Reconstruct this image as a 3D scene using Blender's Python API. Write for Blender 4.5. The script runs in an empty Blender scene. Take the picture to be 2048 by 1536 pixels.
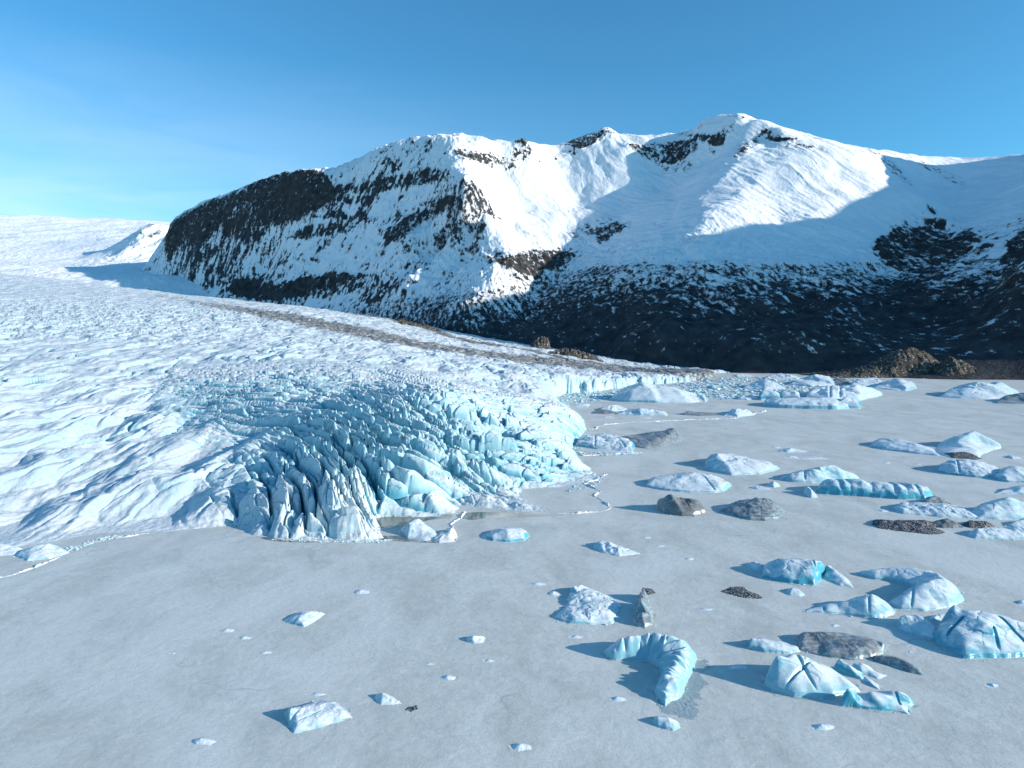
import bpy, math, random
import numpy as np
from mathutils.geometry import delaunay_2d_cdt
from mathutils import Vector
S = bpy.context.scene
COL = S.collection
# ---------------------------------------------------------------- camera
F = 1360.0; CAM_H = 70.0; PIT = math.atan(88 / F)
cam = bpy.data.cameras.new("camera"); cam.lens = F / 2048 * 36; cam.sensor_width = 36
cam.clip_start = 1.0; cam.clip_end = 60000
co = bpy.data.objects.new("camera", cam); COL.objects.link(co)
co.location = (0, 0, CAM_H); co.rotation_euler = (math.pi / 2 - PIT, 0, 0)
S.camera = co
# ---------------------------------------------------------------- light
SUN_EL = math.radians(16.5); SUN_BACK = math.radians(17)      # sun from the right and a little behind the camera
sd = Vector((math.cos(SUN_EL) * math.cos(SUN_BACK), -math.cos(SUN_EL) * math.sin(SUN_BACK), math.sin(SUN_EL)))
sl = bpy.data.lights.new("sun", 'SUN'); sl.energy = 4.9; sl.angle = math.radians(0.5); sl.color = (1.0, 0.93, 0.84)
so = bpy.data.objects.new("sun", sl); COL.objects.link(so)
so.rotation_euler = sd.to_track_quat('Z', 'Y').to_euler()
W = bpy.data.worlds.new("World"); S.world = W; W.use_nodes = True
nt = W.node_tree; nt.nodes.clear()
sky = nt.nodes.new('ShaderNodeTexSky'); sky.sky_type = 'NISHITA'; sky.sun_disc = False
sky.sun_elevation = SUN_EL; sky.sun_rotation = math.pi / 2 + SUN_BACK
sky.altitude = 300; sky.air_density = 1.0; sky.dust_density = 0.35; sky.ozone_density = 3.0
# thin cirrus low in the left of the sky
tc = nt.nodes.new('ShaderNodeTexCoord'); mp = nt.nodes.new('ShaderNodeMapping')
mp.inputs['Scale'].default_value = (3.0, 3.0, 16.0); mp.inputs['Rotation'].default_value = (0, 0.12, 0)
nz = nt.nodes.new('ShaderNodeTexNoise'); nz.inputs['Scale'].default_value = 1.3
nz.inputs['Detail'].default_value = 8; nz.inputs['Roughness'].default_value = 0.55; nz.inputs['Distortion'].default_value = 0.6
nt.links.new(tc.outputs['Generated'], mp.inputs[0]); nt.links.new(mp.outputs[0], nz.inputs['Vector'])
cr = nt.nodes.new('ShaderNodeMapRange'); cr.inputs[1].default_value = 0.5; cr.inputs[2].default_value = 0.75
nt.links.new(nz.outputs['Fac'], cr.inputs[0])
sx = nt.nodes.new('ShaderNodeSeparateXYZ'); nt.links.new(tc.outputs['Generated'], sx.inputs[0])
m1 = nt.nodes.new('ShaderNodeMapRange'); m1.inputs[1].default_value = -0.20; m1.inputs[2].default_value = -0.52
nt.links.new(sx.outputs[0], m1.inputs[0])
m2 = nt.nodes.new('ShaderNodeMapRange'); m2.inputs[1].default_value = 0.36; m2.inputs[2].default_value = 0.13
nt.links.new(sx.outputs[2], m2.inputs[0])
def mul(t, a, b):
    n = t.nodes.new('ShaderNodeMath'); n.operation = 'MULTIPLY'
    for i, v in enumerate((a, b)):
        if isinstance(v, (int, float)): n.inputs[i].default_value = v
        else: t.links.new(v, n.inputs[i])
    return n.outputs[0]
v1 = nt.nodes.new('ShaderNodeMapRange'); v1.inputs[1].default_value = 0.36; v1.inputs[2].default_value = 0.13; nt.links.new(sx.outputs[2], v1.inputs[0])
v2 = nt.nodes.new('ShaderNodeMapRange'); v2.inputs[1].default_value = 0.3; v2.inputs[2].default_value = -0.6; nt.links.new(sx.outputs[0], v2.inputs[0])
v3 = nt.nodes.new('ShaderNodeMapRange'); v3.inputs[1].default_value = 0.3; v3.inputs[2].default_value = 0.6; v3.inputs[3].default_value = 0.45; nt.links.new(nz.outputs['Fac'], v3.inputs[0])
veil = mul(nt, mul(nt, mul(nt, v1.outputs[0], v2.outputs[0]), v3.outputs[0]), 0.36)
wisp = mul(nt, mul(nt, mul(nt, cr.outputs[0], m1.outputs[0]), m2.outputs[0]), 0.42)
mxm = nt.nodes.new('ShaderNodeMath'); mxm.operation = 'MAXIMUM'; nt.links.new(veil, mxm.inputs[0]); nt.links.new(wisp, mxm.inputs[1]); fac = mxm.outputs[0]
mx = nt.nodes.new('ShaderNodeMix'); mx.data_type = 'RGBA'
tint = nt.nodes.new('ShaderNodeMix'); tint.data_type = 'RGBA'; tint.blend_type = 'MULTIPLY'; tint.inputs[0].default_value = 1.0
nt.links.new(sky.outputs[0], tint.inputs[6]); tint.inputs[7].default_value = (0.42, 0.93, 1.06, 1)   # colour grade: multiplies the sky light toward teal, so shade turns bluer too
nt.links.new(fac, mx.inputs[0]); nt.links.new(tint.outputs[2], mx.inputs[6]); mx.inputs[7].default_value = (5.8, 6.1, 6.6, 1)
bg = nt.nodes.new('ShaderNodeBackground'); bg.inputs[1].default_value = 0.15
wo = nt.nodes.new('ShaderNodeOutputWorld')
nt.links.new(mx.outputs[2], bg.inputs[0]); nt.links.new(bg.outputs[0], wo.inputs[0])
S.view_settings.view_transform = 'Standard'; S.view_settings.look = 'None'
S.view_settings.exposure = 0.42; S.view_settings.gamma = 1
S.cycles.max_bounces = 5; S.cycles.diffuse_bounces = 3; S.cycles.glossy_bounces = 2; S.cycles.use_denoising = True
# ---------------------------------------------------------------- placing helpers
ca, sa = math.cos(PIT), math.sin(PIT)
def ray(px, py):
    a = (px - 1024) / F; b = -(py - 768) / F
    return a, ca + b * sa, -sa + b * ca
def at(px, py, z=0.0):                      # point of the world at height z on that sight line
    a, b, c = ray(px, py); k = (z - CAM_H) / c
    return (a * k, b * k, z)
def atd(px, py, d):                         # point at distance d ahead
    a, b, c = ray(px, py); k = d / b
    return (a * k, d, CAM_H + c * k)
# ---------------------------------------------------------------- numpy noise
def _hash(ix, iy, seed):
    h = (ix.astype(np.int64) * 374761393 + iy.astype(np.int64) * 668265263 + seed * 1442695041) & 0xFFFFFFFF
    h = ((h ^ (h >> 13)) * 1274126177) & 0xFFFFFFFF
    h = ((h ^ (h >> 16)) * 2246822519) & 0xFFFFFFFF
    return ((h ^ (h >> 15)) & 0xFFFFFF) / float(0xFFFFFF)
def perlin(x, y, seed=0):
    ix = np.floor(x); iy = np.floor(y); fx = x - ix; fy = y - iy
    u = fx * fx * fx * (fx * (fx * 6 - 15) + 10); v = fy * fy * fy * (fy * (fy * 6 - 15) + 10)
    def g(dx, dy):
        a = _hash(ix + dx, iy + dy, seed) * 6.2831853
        return np.cos(a) * (fx - dx) + np.sin(a) * (fy - dy)
    a = g(0, 0); b = g(1, 0); c = g(0, 1); d = g(1, 1)
    return 1.5 * ((a + u * (b - a)) * (1 - v) + (c + u * (d - c)) * v)
def fbm(x, y, o=5, seed=0, gain=0.5, lac=2.03):
    s = 0; a = 1.0; t = 0
    for i in range(o):
        s = s + a * perlin(x, y, seed + i * 17); t += a; a *= gain; x = x * lac + 11.3; y = y * lac - 7.1
    return s / t
def ridged(x, y, o=5, seed=0, gain=0.5):
    s = 0; a = 1.0; t = 0
    for i in range(o):
        s = s + a * (1 - 2 * np.abs(perlin(x, y, seed + i * 17))); t += a; a *= gain; x = x * 2.07 + 5.1; y = y * 2.07 - 3.7
    return s / t
def vor(x, y, seed=0, jit=0.9):             # F1, F2, cell random, offset from the cell centre
    ix = np.floor(x); iy = np.floor(y)
    f1 = np.full(x.shape, 9.0); f2 = f1.copy(); r = np.zeros(x.shape); ox = r.copy(); oy = r.copy()
    for dx in (-1, 0, 1):
        for dy in (-1, 0, 1):
            cx = ix + dx; cy = iy + dy
            px = cx + 0.5 + jit * (_hash(cx, cy, seed) - 0.5); py = cy + 0.5 + jit * (_hash(cx, cy, seed + 5) - 0.5)
            d = np.hypot(x - px, y - py); n = d < f1
            f2 = np.where(n, f1, np.minimum(f2, d)); f1 = np.where(n, d, f1)
            r = np.where(n, _hash(cx, cy, seed + 9), r); ox = np.where(n, x - px, ox); oy = np.where(n, y - py, oy)
    return f1, f2, r, ox, oy
def ss(a, b, x):
    t = np.clip((x - a) / (b - a), 0, 1); return t * t * (3 - 2 * t)
def dens(P, step):                          # fill a 3-D polyline with points every `step`
    P = np.array(P, float); out = []
    for a, b in zip(P[:-1], P[1:]):
        n = max(1, int(np.hypot(*(b - a)[:2]) / step))
        for k in range(n): out.append(a + (b - a) * k / n)
    out.append(P[-1]); return np.array(out)
class RBF:
    def __init__(s, P, lin=True, eps=0.0):
        P = np.array(P, float); key = np.round(P[:, :2], 0); _, i = np.unique(key, axis=0, return_index=True); P = P[i]
        s.P = P[:, :2]; n = len(P); s.c = s.P.mean(0); s.k = 1000.0
        A = s._phi(s.P) + np.eye(n) * eps; Q = np.c_[np.ones(n), (s.P - s.c) / s.k]
        M = np.zeros((n + 3, n + 3)); M[:n, :n] = A; M[:n, n:] = Q; M[n:, :n] = Q.T
        s.w = np.linalg.solve(M, np.r_[P[:, 2], 0, 0, 0])
    def _phi(s, q):
        d = np.hypot(q[:, None, 0] - s.P[None, :, 0], q[:, None, 1] - s.P[None, :, 1]); return -np.sqrt(d * d + 400.0) / s.k
    def __call__(s, x, y):
        sh = x.shape; q = np.c_[x.ravel(), y.ravel()]; out = np.empty(len(q)); n = len(s.P)
        for i in range(0, len(q), 20000):
            c = q[i:i + 20000]; out[i:i + 20000] = s._phi(c) @ s.w[:n] + s.w[n] + ((c - s.c) / s.k) @ s.w[n + 1:]
        return out.reshape(sh)
def segdist(x, y, L):                       # distance to polyline and arc length of the nearest point
    L = np.array(L, float)[:, :2]; best = np.full(x.shape, 1e18); arc = np.zeros(x.shape); acc = 0
    for a, b in zip(L[:-1], L[1:]):
        v = b - a; l2 = v @ v; t = np.clip(((x - a[0]) * v[0] + (y - a[1]) * v[1]) / l2, 0, 1)
        d = (x - a[0] - t * v[0]) ** 2 + (y - a[1] - t * v[1]) ** 2; n = d < best
        best = np.where(n, d, best); arc = np.where(n, acc + t * math.sqrt(l2), arc); acc += math.sqrt(l2)
    return np.sqrt(best), arc
def inside(x, y, L):
    L = np.array(L, float)[:, :2]; r = np.zeros(x.shape, bool)
    for a, b in zip(L, np.roll(L, -1, 0)):
        if a[1] == b[1]: continue
        c = ((a[1] > y) != (b[1] > y)) & (x < (b[0] - a[0]) * (y - a[1]) / (b[1] - a[1]) + a[0]); r ^= c
    return r
def sdf(x, y, L):
    d, _ = segdist(x, y, list(L) + [L[0]]); return np.where(inside(x, y, L), d, -d)
def coarse(rb, t, y, k=6):                   # the smooth base surface, worked out on a coarser grid and interpolated
    def sub(v): i = np.unique(np.r_[np.arange(0, len(v), k), len(v) - 1]); return v[i], np.interp(v, v[i], np.arange(len(i)))
    tc, ti = sub(t); yc, yi = sub(y); T, Y = np.meshgrid(tc, yc); Z = rb(T * Y, Y)
    def cub(Z, f):
        i = np.clip(np.floor(f).astype(int), 0, len(Z) - 2); u = (f - i)[:, None]; n = len(Z) - 1
        p0, p1, p2, p3 = Z[np.maximum(i - 1, 0)], Z[i], Z[i + 1], Z[np.minimum(i + 2, n)]
        return p1 + 0.5 * u * (p2 - p0 + u * (2 * p0 - 5 * p1 + 4 * p2 - p3 + u * (3 * (p1 - p2) + p3 - p0)))
    return cub(cub(Z, yi).T, ti).T
def blur(Z, n):
    for _ in range(n):
        P = np.pad(Z, 1, mode='edge'); Z = (P[:-2, 1:-1] + P[2:, 1:-1] + P[1:-1, :-2] + P[1:-1, 2:] + 4 * P[1:-1, 1:-1]) / 8
    return Z
# ---------------------------------------------------------------- mesh helper
def grid_obj(name, X, Y, Z, mat, attrs=None, keep=None, parent=None, origin=None):
    r, c = X.shape; idx = np.arange(r * c).reshape(r, c)
    q = np.stack([idx[:-1, :-1], idx[:-1, 1:], idx[1:, 1:], idx[1:, :-1]], -1).reshape(-1, 4)
    if keep is not None:
        k = (keep[:-1, :-1] | keep[:-1, 1:] | keep[1:, 1:] | keep[1:, :-1]).ravel(); q = q[k]
    used = np.zeros(r * c, bool); used[q.ravel()] = True; new = np.cumsum(used) - 1; q = new[q]
    V = np.stack([X.ravel()[used], Y.ravel()[used], Z.ravel()[used]], -1)
    if origin is not None: V = V - np.array(origin)
    me = bpy.data.meshes.new(name); me.vertices.add(len(V)); me.vertices.foreach_set('co', V.astype(np.float32).ravel())
    me.loops.add(q.size); me.loops.foreach_set('vertex_index', q.astype(np.int32).ravel())
    me.polygons.add(len(q)); me.polygons.foreach_set('loop_start', np.arange(0, q.size, 4, dtype=np.int32))
    me.polygons.foreach_set('use_smooth', np.ones(len(q), bool))
    me.update(); me.validate()
    for k, v in (attrs or {}).items():
        a = me.attributes.new(k, 'FLOAT', 'POINT'); a.data.foreach_set('value', v.ravel()[used].astype(np.float32))
    me.materials.append(mat); o = bpy.data.objects.new(name, me); COL.objects.link(o)
    if origin is not None: o.location = origin
    if parent: o.parent = parent
    return o
def tag(o, label=None, cat=None, group=None, kind=None):
    if label: o['label'] = label
    if cat: o['category'] = cat
    if group: o['group'] = group
    if kind: o['kind'] = kind
    return o
# ---------------------------------------------------------------- materials
class MT:
    def __init__(s, name, rough=0.6, spec=0.3):
        s.m = bpy.data.materials.new(name); s.m.use_nodes = True; s.t = s.m.node_tree
        s.b = s.t.nodes['Principled BSDF']; s.b.inputs['Roughness'].default_value = rough
        s.b.inputs['Specular IOR Level'].default_value = spec
        s.co = s.t.nodes.new('ShaderNodeTexCoord'); s.geo = s.t.nodes.new('ShaderNodeNewGeometry'); s.pos = s.geo.outputs['Position']
    def link(s, v, i):
        if isinstance(v, (int, float)): i.default_value = v
        elif isinstance(v, tuple): i.default_value = (*v, 1) if len(v) == 3 and len(i.default_value) == 4 else v
        else: s.t.links.new(v, i)
    def math(s, op, a, b=0.0, c=0.0):
        n = s.t.nodes.new('ShaderNodeMath'); n.operation = op; s.link(a, n.inputs[0]); s.link(b, n.inputs[1]); s.link(c, n.inputs[2]); return n.outputs[0]
    def noise(s, scale, detail=5, rough=0.55, stretch=(1, 1, 1), rot=0.0, dist=0.0):
        mp = s.t.nodes.new('ShaderNodeMapping'); mp.inputs['Scale'].default_value = stretch; mp.inputs['Rotation'].default_value = (0, 0, rot)
        s.t.links.new(s.pos, mp.inputs[0]); n = s.t.nodes.new('ShaderNodeTexNoise')
        n.inputs['Scale'].default_value = scale; n.inputs['Detail'].default_value = detail; n.inputs['Roughness'].default_value = rough; n.inputs['Distortion'].default_value = dist
        s.t.links.new(mp.outputs[0], n.inputs['Vector']); return n.outputs['Fac']
    def rng(s, v, a, b, c=0.0, d=1.0):
        n = s.t.nodes.new('ShaderNodeMapRange'); s.link(v, n.inputs[0])
        for i, k in enumerate((a, b, c, d)): n.inputs[i + 1].default_value = k
        return n.outputs[0]
    def mix(s, f, a, b):
        n = s.t.nodes.new('ShaderNodeMix'); n.data_type = 'RGBA'; s.link(f, n.inputs[0]); s.link(a, n.inputs[6]); s.link(b, n.inputs[7]); return n.outputs[2]
    def attr(s, name):
        n = s.t.nodes.new('ShaderNodeAttribute'); n.attribute_name = name; return n.outputs['Fac']
    def nz(s):
        n = s.t.nodes.new('ShaderNodeSeparateXYZ'); s.t.links.new(s.geo.outputs['Normal'], n.inputs[0]); return n.outputs[2]
    def bump(s, h, dist, strength=1.0):
        n = s.t.nodes.new('ShaderNodeBump'); n.inputs['Distance'].default_value = dist; n.inputs['Strength'].default_value = strength
        s.link(h, n.inputs['Height']); s.t.links.new(n.outputs[0], s.b.inputs['Normal'])
    def color(s, c): s.link(c, s.b.inputs['Base Color'])

def m_mountain():
    m = MT('mountain_rock_and_snow', 0.85, 0.15)
    n1 = m.noise(0.06, 6, 0.65); n2 = m.noise(0.35, 4, 0.6)
    n3 = m.noise(0.09, 6, 0.68, (1.0, 0.25, 0.5), -0.42); n = m.math('ADD', m.math('ADD', m.math('MULTIPLY', n1, 0.4), m.math('MULTIPLY', n2, 0.2)), m.math('MULTIPLY', n3, 0.4))
    s = m.math('ADD', m.attr('snow'), m.math('MULTIPLY', m.math('SUBTRACT', n, 0.5), 2.2))
    f = m.rng(s, 0.42, 0.58)
    warm = m.attr('brown'); rv = m.noise(0.03, 6, 0.6)
    rock = m.mix(m.rng(rv, 0.35, 0.65), (0.022, 0.026, 0.033), (0.060, 0.064, 0.070))
    rock = m.mix(warm, rock, m.mix(m.rng(rv, 0.35, 0.65), (0.035, 0.028, 0.022), (0.09, 0.068, 0.048)))
    m.color(m.mix(f, rock, (0.86, 0.87, 0.88)))
    m.bump(m.math('MULTIPLY', m.math('ADD', m.noise(0.12, 8, 0.62), m.math('MULTIPLY', m.noise(0.03, 8, 0.6), 1.5)), m.rng(m.attr('snow'), 0.95, 0.4, 0.22, 1.0)), 7.0, 0.7)
    return m.m
def m_icecap():
    m = MT('ice_cap_snow', 0.8, 0.2)
    n = m.noise(0.006, 8, 0.7)
    f = m.rng(m.math('ADD', m.attr('snow'), m.math('SUBTRACT', n, 0.5)), 0.4, 0.55)
    m.color(m.mix(f, (0.10, 0.09, 0.09), (0.86, 0.88, 0.9)))
    m.bump(n, 60.0, 0.4)
    return m.m
def m_glacier():
    m = MT('glacier_ice', 0.55, 0.35)
    blue = m.attr('blue'); dirt = m.attr('dirt')
    st = m.noise(0.25, 6, 0.65, (0.35, 1.0, 1.0), 0.75)
    snow = m.mix(m.rng(m.noise(0.03, 6, 0.6), 0.35, 0.7), (0.66, 0.69, 0.70), (0.47, 0.56, 0.61))
    ice = m.mix(m.rng(m.noise(0.12, 5, 0.6), 0.3, 0.7), (0.18, 0.46, 0.55), (0.44, 0.64, 0.69))
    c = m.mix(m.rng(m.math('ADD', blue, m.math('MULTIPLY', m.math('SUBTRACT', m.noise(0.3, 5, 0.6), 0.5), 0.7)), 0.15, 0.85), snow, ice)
    c = m.mix(m.rng(blue, 0.72, 1.0), c, (0.09, 0.34, 0.44))  # deep blue ice, darkened further so crevasse shade sits in the colour
    # thin dirty bands and cracks in the ice
    c = m.mix(m.math('MULTIPLY', m.rng(st, 0.58, 0.72), 0.25), c, (0.34, 0.34, 0.33))
    vt = m.t.nodes.new('ShaderNodeTexVoronoi'); vt.feature = 'DISTANCE_TO_EDGE'; vt.inputs['Scale'].default_value = 0.30
    mp = m.t.nodes.new('ShaderNodeMapping'); mp.inputs['Rotation'].default_value = (0.5, 0.4, 0.6); mp.inputs['Scale'].default_value = (1, 0.6, 0.5)
    wv = m.t.nodes.new('ShaderNodeVectorMath'); wv.operation = 'ADD'; wn = m.t.nodes.new('ShaderNodeTexNoise'); wn.inputs['Scale'].default_value = 0.25
    wm = m.t.nodes.new('ShaderNodeVectorMath'); wm.operation = 'SCALE'; wm.inputs['Scale'].default_value = 5.0
    m.t.links.new(m.pos, wn.inputs['Vector']); m.t.links.new(wn.outputs['Color'], wm.inputs[0]); m.t.links.new(m.pos, wv.inputs[0]); m.t.links.new(wm.outputs[0], wv.inputs[1])
    m.t.links.new(wv.outputs[0], mp.inputs[0]); m.t.links.new(mp.outputs[0], vt.inputs['Vector'])
    ck = m.math('MULTIPLY', m.rng(vt.outputs['Distance'], 0.045, 0.012), m.rng(m.noise(0.09, 4, 0.6), 0.48, 0.60))
    c = m.mix(m.math('MULTIPLY', ck, m.math('MULTIPLY', m.attr('cracked'), 0.75)), c, (0.12, 0.13, 0.13))
    dd = m.math('ADD', dirt, m.math('MULTIPLY', m.math('SUBTRACT', m.noise(0.16, 7, 0.8, (1, 0.4, 1), -0.6), 0.5), 2.6))
    c = m.mix(m.rng(dd, 0.40, 0.75), c, (0.16, 0.15, 0.14))
    m.color(c)
    m.b.inputs['Subsurface Weight'].default_value = 0.0
    m.bump(m.math('ADD', m.noise(0.5, 5, 0.55), m.math('MULTIPLY', st, 0.3)), 0.35, 0.32)
    return m.m
def m_berg(name, blue=0.5, dirt=0.1, dcol=(0.20, 0.19, 0.18)):
    m = MT(name, 0.30, 0.5)
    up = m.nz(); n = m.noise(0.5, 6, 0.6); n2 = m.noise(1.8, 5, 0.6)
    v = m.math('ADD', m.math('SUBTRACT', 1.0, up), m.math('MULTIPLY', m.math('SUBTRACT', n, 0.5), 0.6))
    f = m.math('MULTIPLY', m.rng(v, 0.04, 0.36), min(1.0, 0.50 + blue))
    gk = 0.55 if dirt > 0.8 else 1.0; snow = m.mix(m.rng(n2, 0.35, 0.7), tuple(gk * q for q in (0.80, 0.82, 0.82)), tuple(gk * q for q in (0.64, 0.71, 0.73)))  # strong dirt also dims the snow, painting in the grey slab's shade
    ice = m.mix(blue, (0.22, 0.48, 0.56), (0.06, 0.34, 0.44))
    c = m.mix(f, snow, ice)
    st = m.noise(0.7, 6, 0.7, (0.4, 1.0, 2.5), 0.5)
    lo, hi = 0.72 - 0.34 * dirt, 0.86 - 0.30 * dirt
    c = m.mix(m.math('MULTIPLY', m.rng(st, lo, hi), 0.9), c, dcol)
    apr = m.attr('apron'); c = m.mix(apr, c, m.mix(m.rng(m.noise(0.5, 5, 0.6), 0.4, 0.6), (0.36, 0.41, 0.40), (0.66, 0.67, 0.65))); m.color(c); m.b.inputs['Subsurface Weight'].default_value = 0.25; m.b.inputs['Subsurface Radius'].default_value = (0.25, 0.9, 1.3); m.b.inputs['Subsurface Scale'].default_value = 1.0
    m.bump(m.math('ADD', m.noise(1.1, 6, 0.6), m.math('MULTIPLY', st, 0.8)), 0.18, 0.3 + 0.3 * min(dirt, 1))
    return m.m
def m_lake():
    m = MT('frozen_lake_snow_ice', 0.55, 0.3)
    a = m.noise(0.07, 8, 0.62, (0.9, 0.5, 1), 0.35, 0.8); b = m.noise(0.6, 7, 0.7, (0.6, 0.6, 1), 0.3, 0.3)
    v = m.math('ADD', m.math('MULTIPLY', a, 0.65), m.math('MULTIPLY', b, 0.35))
    c = m.mix(m.rng(v, 0.38, 0.62), (0.50, 0.51, 0.475), (0.69, 0.695, 0.655))
    c = m.mix(m.math('MULTIPLY', m.rng(m.noise(0.02, 7, 0.65, (0.9, 0.5, 1), 0.5, 1.0), 0.50, 0.62), 0.6), c, (0.71, 0.715, 0.68))
    c = m.mix(m.math('MULTIPLY', m.rng(m.noise(0.016, 7, 0.6, (0.9, 0.45, 1), -0.4, 1.5), 0.56, 0.66), 0.4), c, (0.42, 0.46, 0.45))
    c = m.mix(m.math('MULTIPLY', m.rng(m.noise(1.4, 6, 0.75, (0.5, 1.2, 1), 0.3), 0.45, 0.75), 0.35), c, (0.34, 0.38, 0.375))
    wn = m.t.nodes.new('ShaderNodeTexNoise'); wn.inputs['Scale'].default_value = 0.03; wn.inputs['Detail'].default_value = 5; m.t.links.new(m.pos, wn.inputs['Vector'])
    wm = m.t.nodes.new('ShaderNodeVectorMath'); wm.operation = 'SCALE'; wm.inputs['Scale'].default_value = 45.0; m.t.links.new(wn.outputs['Color'], wm.inputs[0])
    wv = m.t.nodes.new('ShaderNodeVectorMath'); wv.operation = 'ADD'; m.t.links.new(m.pos, wv.inputs[0]); m.t.links.new(wm.outputs[0], wv.inputs[1])
    vt = m.t.nodes.new('ShaderNodeTexVoronoi'); vt.feature = 'DISTANCE_TO_EDGE'; vt.inputs['Scale'].default_value = 0.022; m.t.links.new(wv.outputs[0], vt.inputs['Vector'])
    ckm = m.math('MULTIPLY', m.rng(vt.outputs['Distance'], 0.010, 0.002), m.rng(m.noise(0.03, 3, 0.5), 0.50, 0.60))
    c = m.mix(m.math('MULTIPLY', ckm, 0.45), c, (0.30, 0.35, 0.36))
    m.color(c); m.bump(m.math('ADD', b, m.math('MULTIPLY', m.noise(0.05, 4, 0.5, (0.5, 1.2, 1), 0.25), 2.0)), 0.30, 0.5)
    return m.m
def m_water():
    m = MT('meltwater', 0.08, 0.5); m.color((0.17, 0.17, 0.14)); return m.m
def m_debris():
    m = MT('black_grit', 0.9, 0.2); m.color(m.mix(m.rng(m.noise(2.5, 6, 0.75), 0.5, 0.6), (0.025, 0.024, 0.024), (0.55, 0.58, 0.6))); m.bump(m.noise(2, 5, 0.7), 0.3); return m.m
def m_rubble():
    m = MT('crushed_snow', 0.7, 0.3); m.color(m.mix(m.rng(m.noise(0.8, 5, 0.7), 0.30, 0.5), (0.42, 0.40, 0.36), (0.76, 0.77, 0.76))); m.bump(m.noise(1.5, 5, 0.7), 0.25); return m.m
def m_moraine():
    m = MT('moraine_gravel', 0.9, 0.15); m.color(m.mix(m.rng(m.noise(0.25, 8, 0.75), 0.56, 0.62), m.mix(m.rng(m.noise(0.12, 7, 0.75), 0.35, 0.65), (0.035, 0.03, 0.025), (0.13, 0.105, 0.08)), (0.6, 0.62, 0.64))); m.bump(m.noise(0.3, 8, 0.75), 3.0); return m.m

# ================================================================ the lake sheet
def build_lake():
    xs = np.array([-30000, -3000, -800, 0, 800, 3000, 30000.]); ys = np.array([-3000, 0, 400, 1200, 3000, 30000.])
    X, Y = np.meshgrid(xs, ys)
    tag(grid_obj('frozen_lake', X, Y, np.zeros(X.shape), m_lake()), kind='structure')
build_lake()
# ================================================================ the mountain
def far(p):                                 # the left half of the range recedes
    x = p[0]; k = 1 + 0.36 * min(1, max(0, (905 - x) / 330.)) + 0.08 * min(1, max(0, (575 - x) / 250.)); return (p[0], p[1], p[2] * k)
def D(*p): return [atd(*q) for q in p]
def M(*p): return [atd(*far(q)) for q in p]
RIDGES = [
 # skyline from the cliff bastion to the right
 M((318,520,3180),(332,480,3160),(342,446,3120),(400,406,3060),(500,365,2980),(560,347,2930),(610,338,2880),(650,338,2900),(700,323,3000),(780,284,3150),(830,273,3250),(900,266,3320),(960,272,3330),(1045,280,3400),(1110,292,3650),(1170,272,3620),(1210,262,3600),(1290,268,3560),(1370,264,3480),(1430,230,3370),(1480,226,3200),(1560,252,3000),(1700,290,2950),(1850,312,3150),(1950,316,3150),(2048,307,3050),(2200,300,2800)),
 # spur left of the bowl
 M((900,285,3230),(885,335,3080),(905,372,2900),(925,408,2760),(962,432,2700),(1000,468,2600),(1012,515,2450),(990,560,2320),(930,610,2210),(900,650,2120)),
 # spur in the middle, below the peak
 M((1500,238,3150),(1527,265,3040),(1480,295,2950),(1530,330,2700),(1500,400,2450),(1410,440,2300),(1400,510,2050),(1330,600,1830),(1260,680,1640),(1240,735,1560)),
 M((1530,330,2700),(1580,430,2350),(1560,520,2030),(1530,600,1750),(1500,690,1500)),
 # crest of the broad face, valley behind it
 M((1560,262,2980),(1700,300,2800),(1760,358,2640),(1850,400,2480),(1885,430,2360)),
 # right hand spurs
 M((2060,335,2750),(2060,420,2150),(1960,490,1950),(1925,560,1750)),
 M((2250,300,2300),(2200,420,1800),(2080,520,1500),(2040,620,1350)),
]
VALLEYS = [
 M((1110,306,3560),(1110,350,3370),(1160,400,3180),(1150,460,2880),(1110,530,2600),(1075,580,2400),(1040,620,2250),(1010,665,2080)),
 M((1850,365,2900),(1905,402,2620),(1890,445,2400),(1862,480,2230),(1840,540,1980),(1830,620,1650),(1835,690,1420)),
 M((2040,480,1850),(2000,560,1640),(1975,640,1430),(1930,715,1300)),
]
FACE = M((340,455,3060),(345,500,3020),(400,480,2900),(480,465,2830),(560,430,2790),(650,410,2790),(680,360,2900),(640,470,2700),(540,520,2720),(440,540,2800),(330,560,2980),(460,590,2600),
 (700,440,2800),(800,380,2950),(820,470,2650),(760,540,2480),(640,560,2480),(880,430,2930),(905,475,2830),(940,510,2650),(900,560,2520),(950,470,2720),(860,340,3080),(820,560,2380),(560,590,2430),
 (1000,330,3280),(1020,400,3080),(990,450,2800),(1040,500,2580),
 (1250,300,3380),(1300,330,3330),(1350,300,3350),(1420,320,3150),(1400,345,3080),(1300,400,2960),(1350,400,2750),(1250,480,2620),(1200,550,2300),(1150,620,2050),(1120,680,1900),
 (1650,420,2380),(1700,480,2180),(1700,540,1940),(1650,600,1720),(1640,680,1480),(1750,600,1760),(1740,680,1480),
 (1950,360,2850),(2000,400,2500),(1960,620,1560),
 (1330,690,1580),(1400,640,1700))
BASE = M((290,590,3000),(300,570,3100),(420,620,2600),(600,640,2350),(800,665,2150)) + [atd(950,705,1950),atd(1060,722,1800)] + [at(x, y, -3) for x, y in ((1200,738),(1300,744),(1420,746),(1550,750),(1650,752),(1750,757),(1850,762),(1950,764),(2048,764),(2200,770))]
FRONT = [(p[0] * 0.85, p[1] * 0.85, -40 if i > 8 else p[2] - 60) for i, p in enumerate(BASE)]
BACK = [(-3000, 4900, 300), (-2600, 6200, 700), (-1300, 6300, 1000), (0, 6000, 1000), (1500, 6000, 1000), (3000, 6000, 1000), (5000, 6000, 900), (-3300, 4300, 200)]
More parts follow.
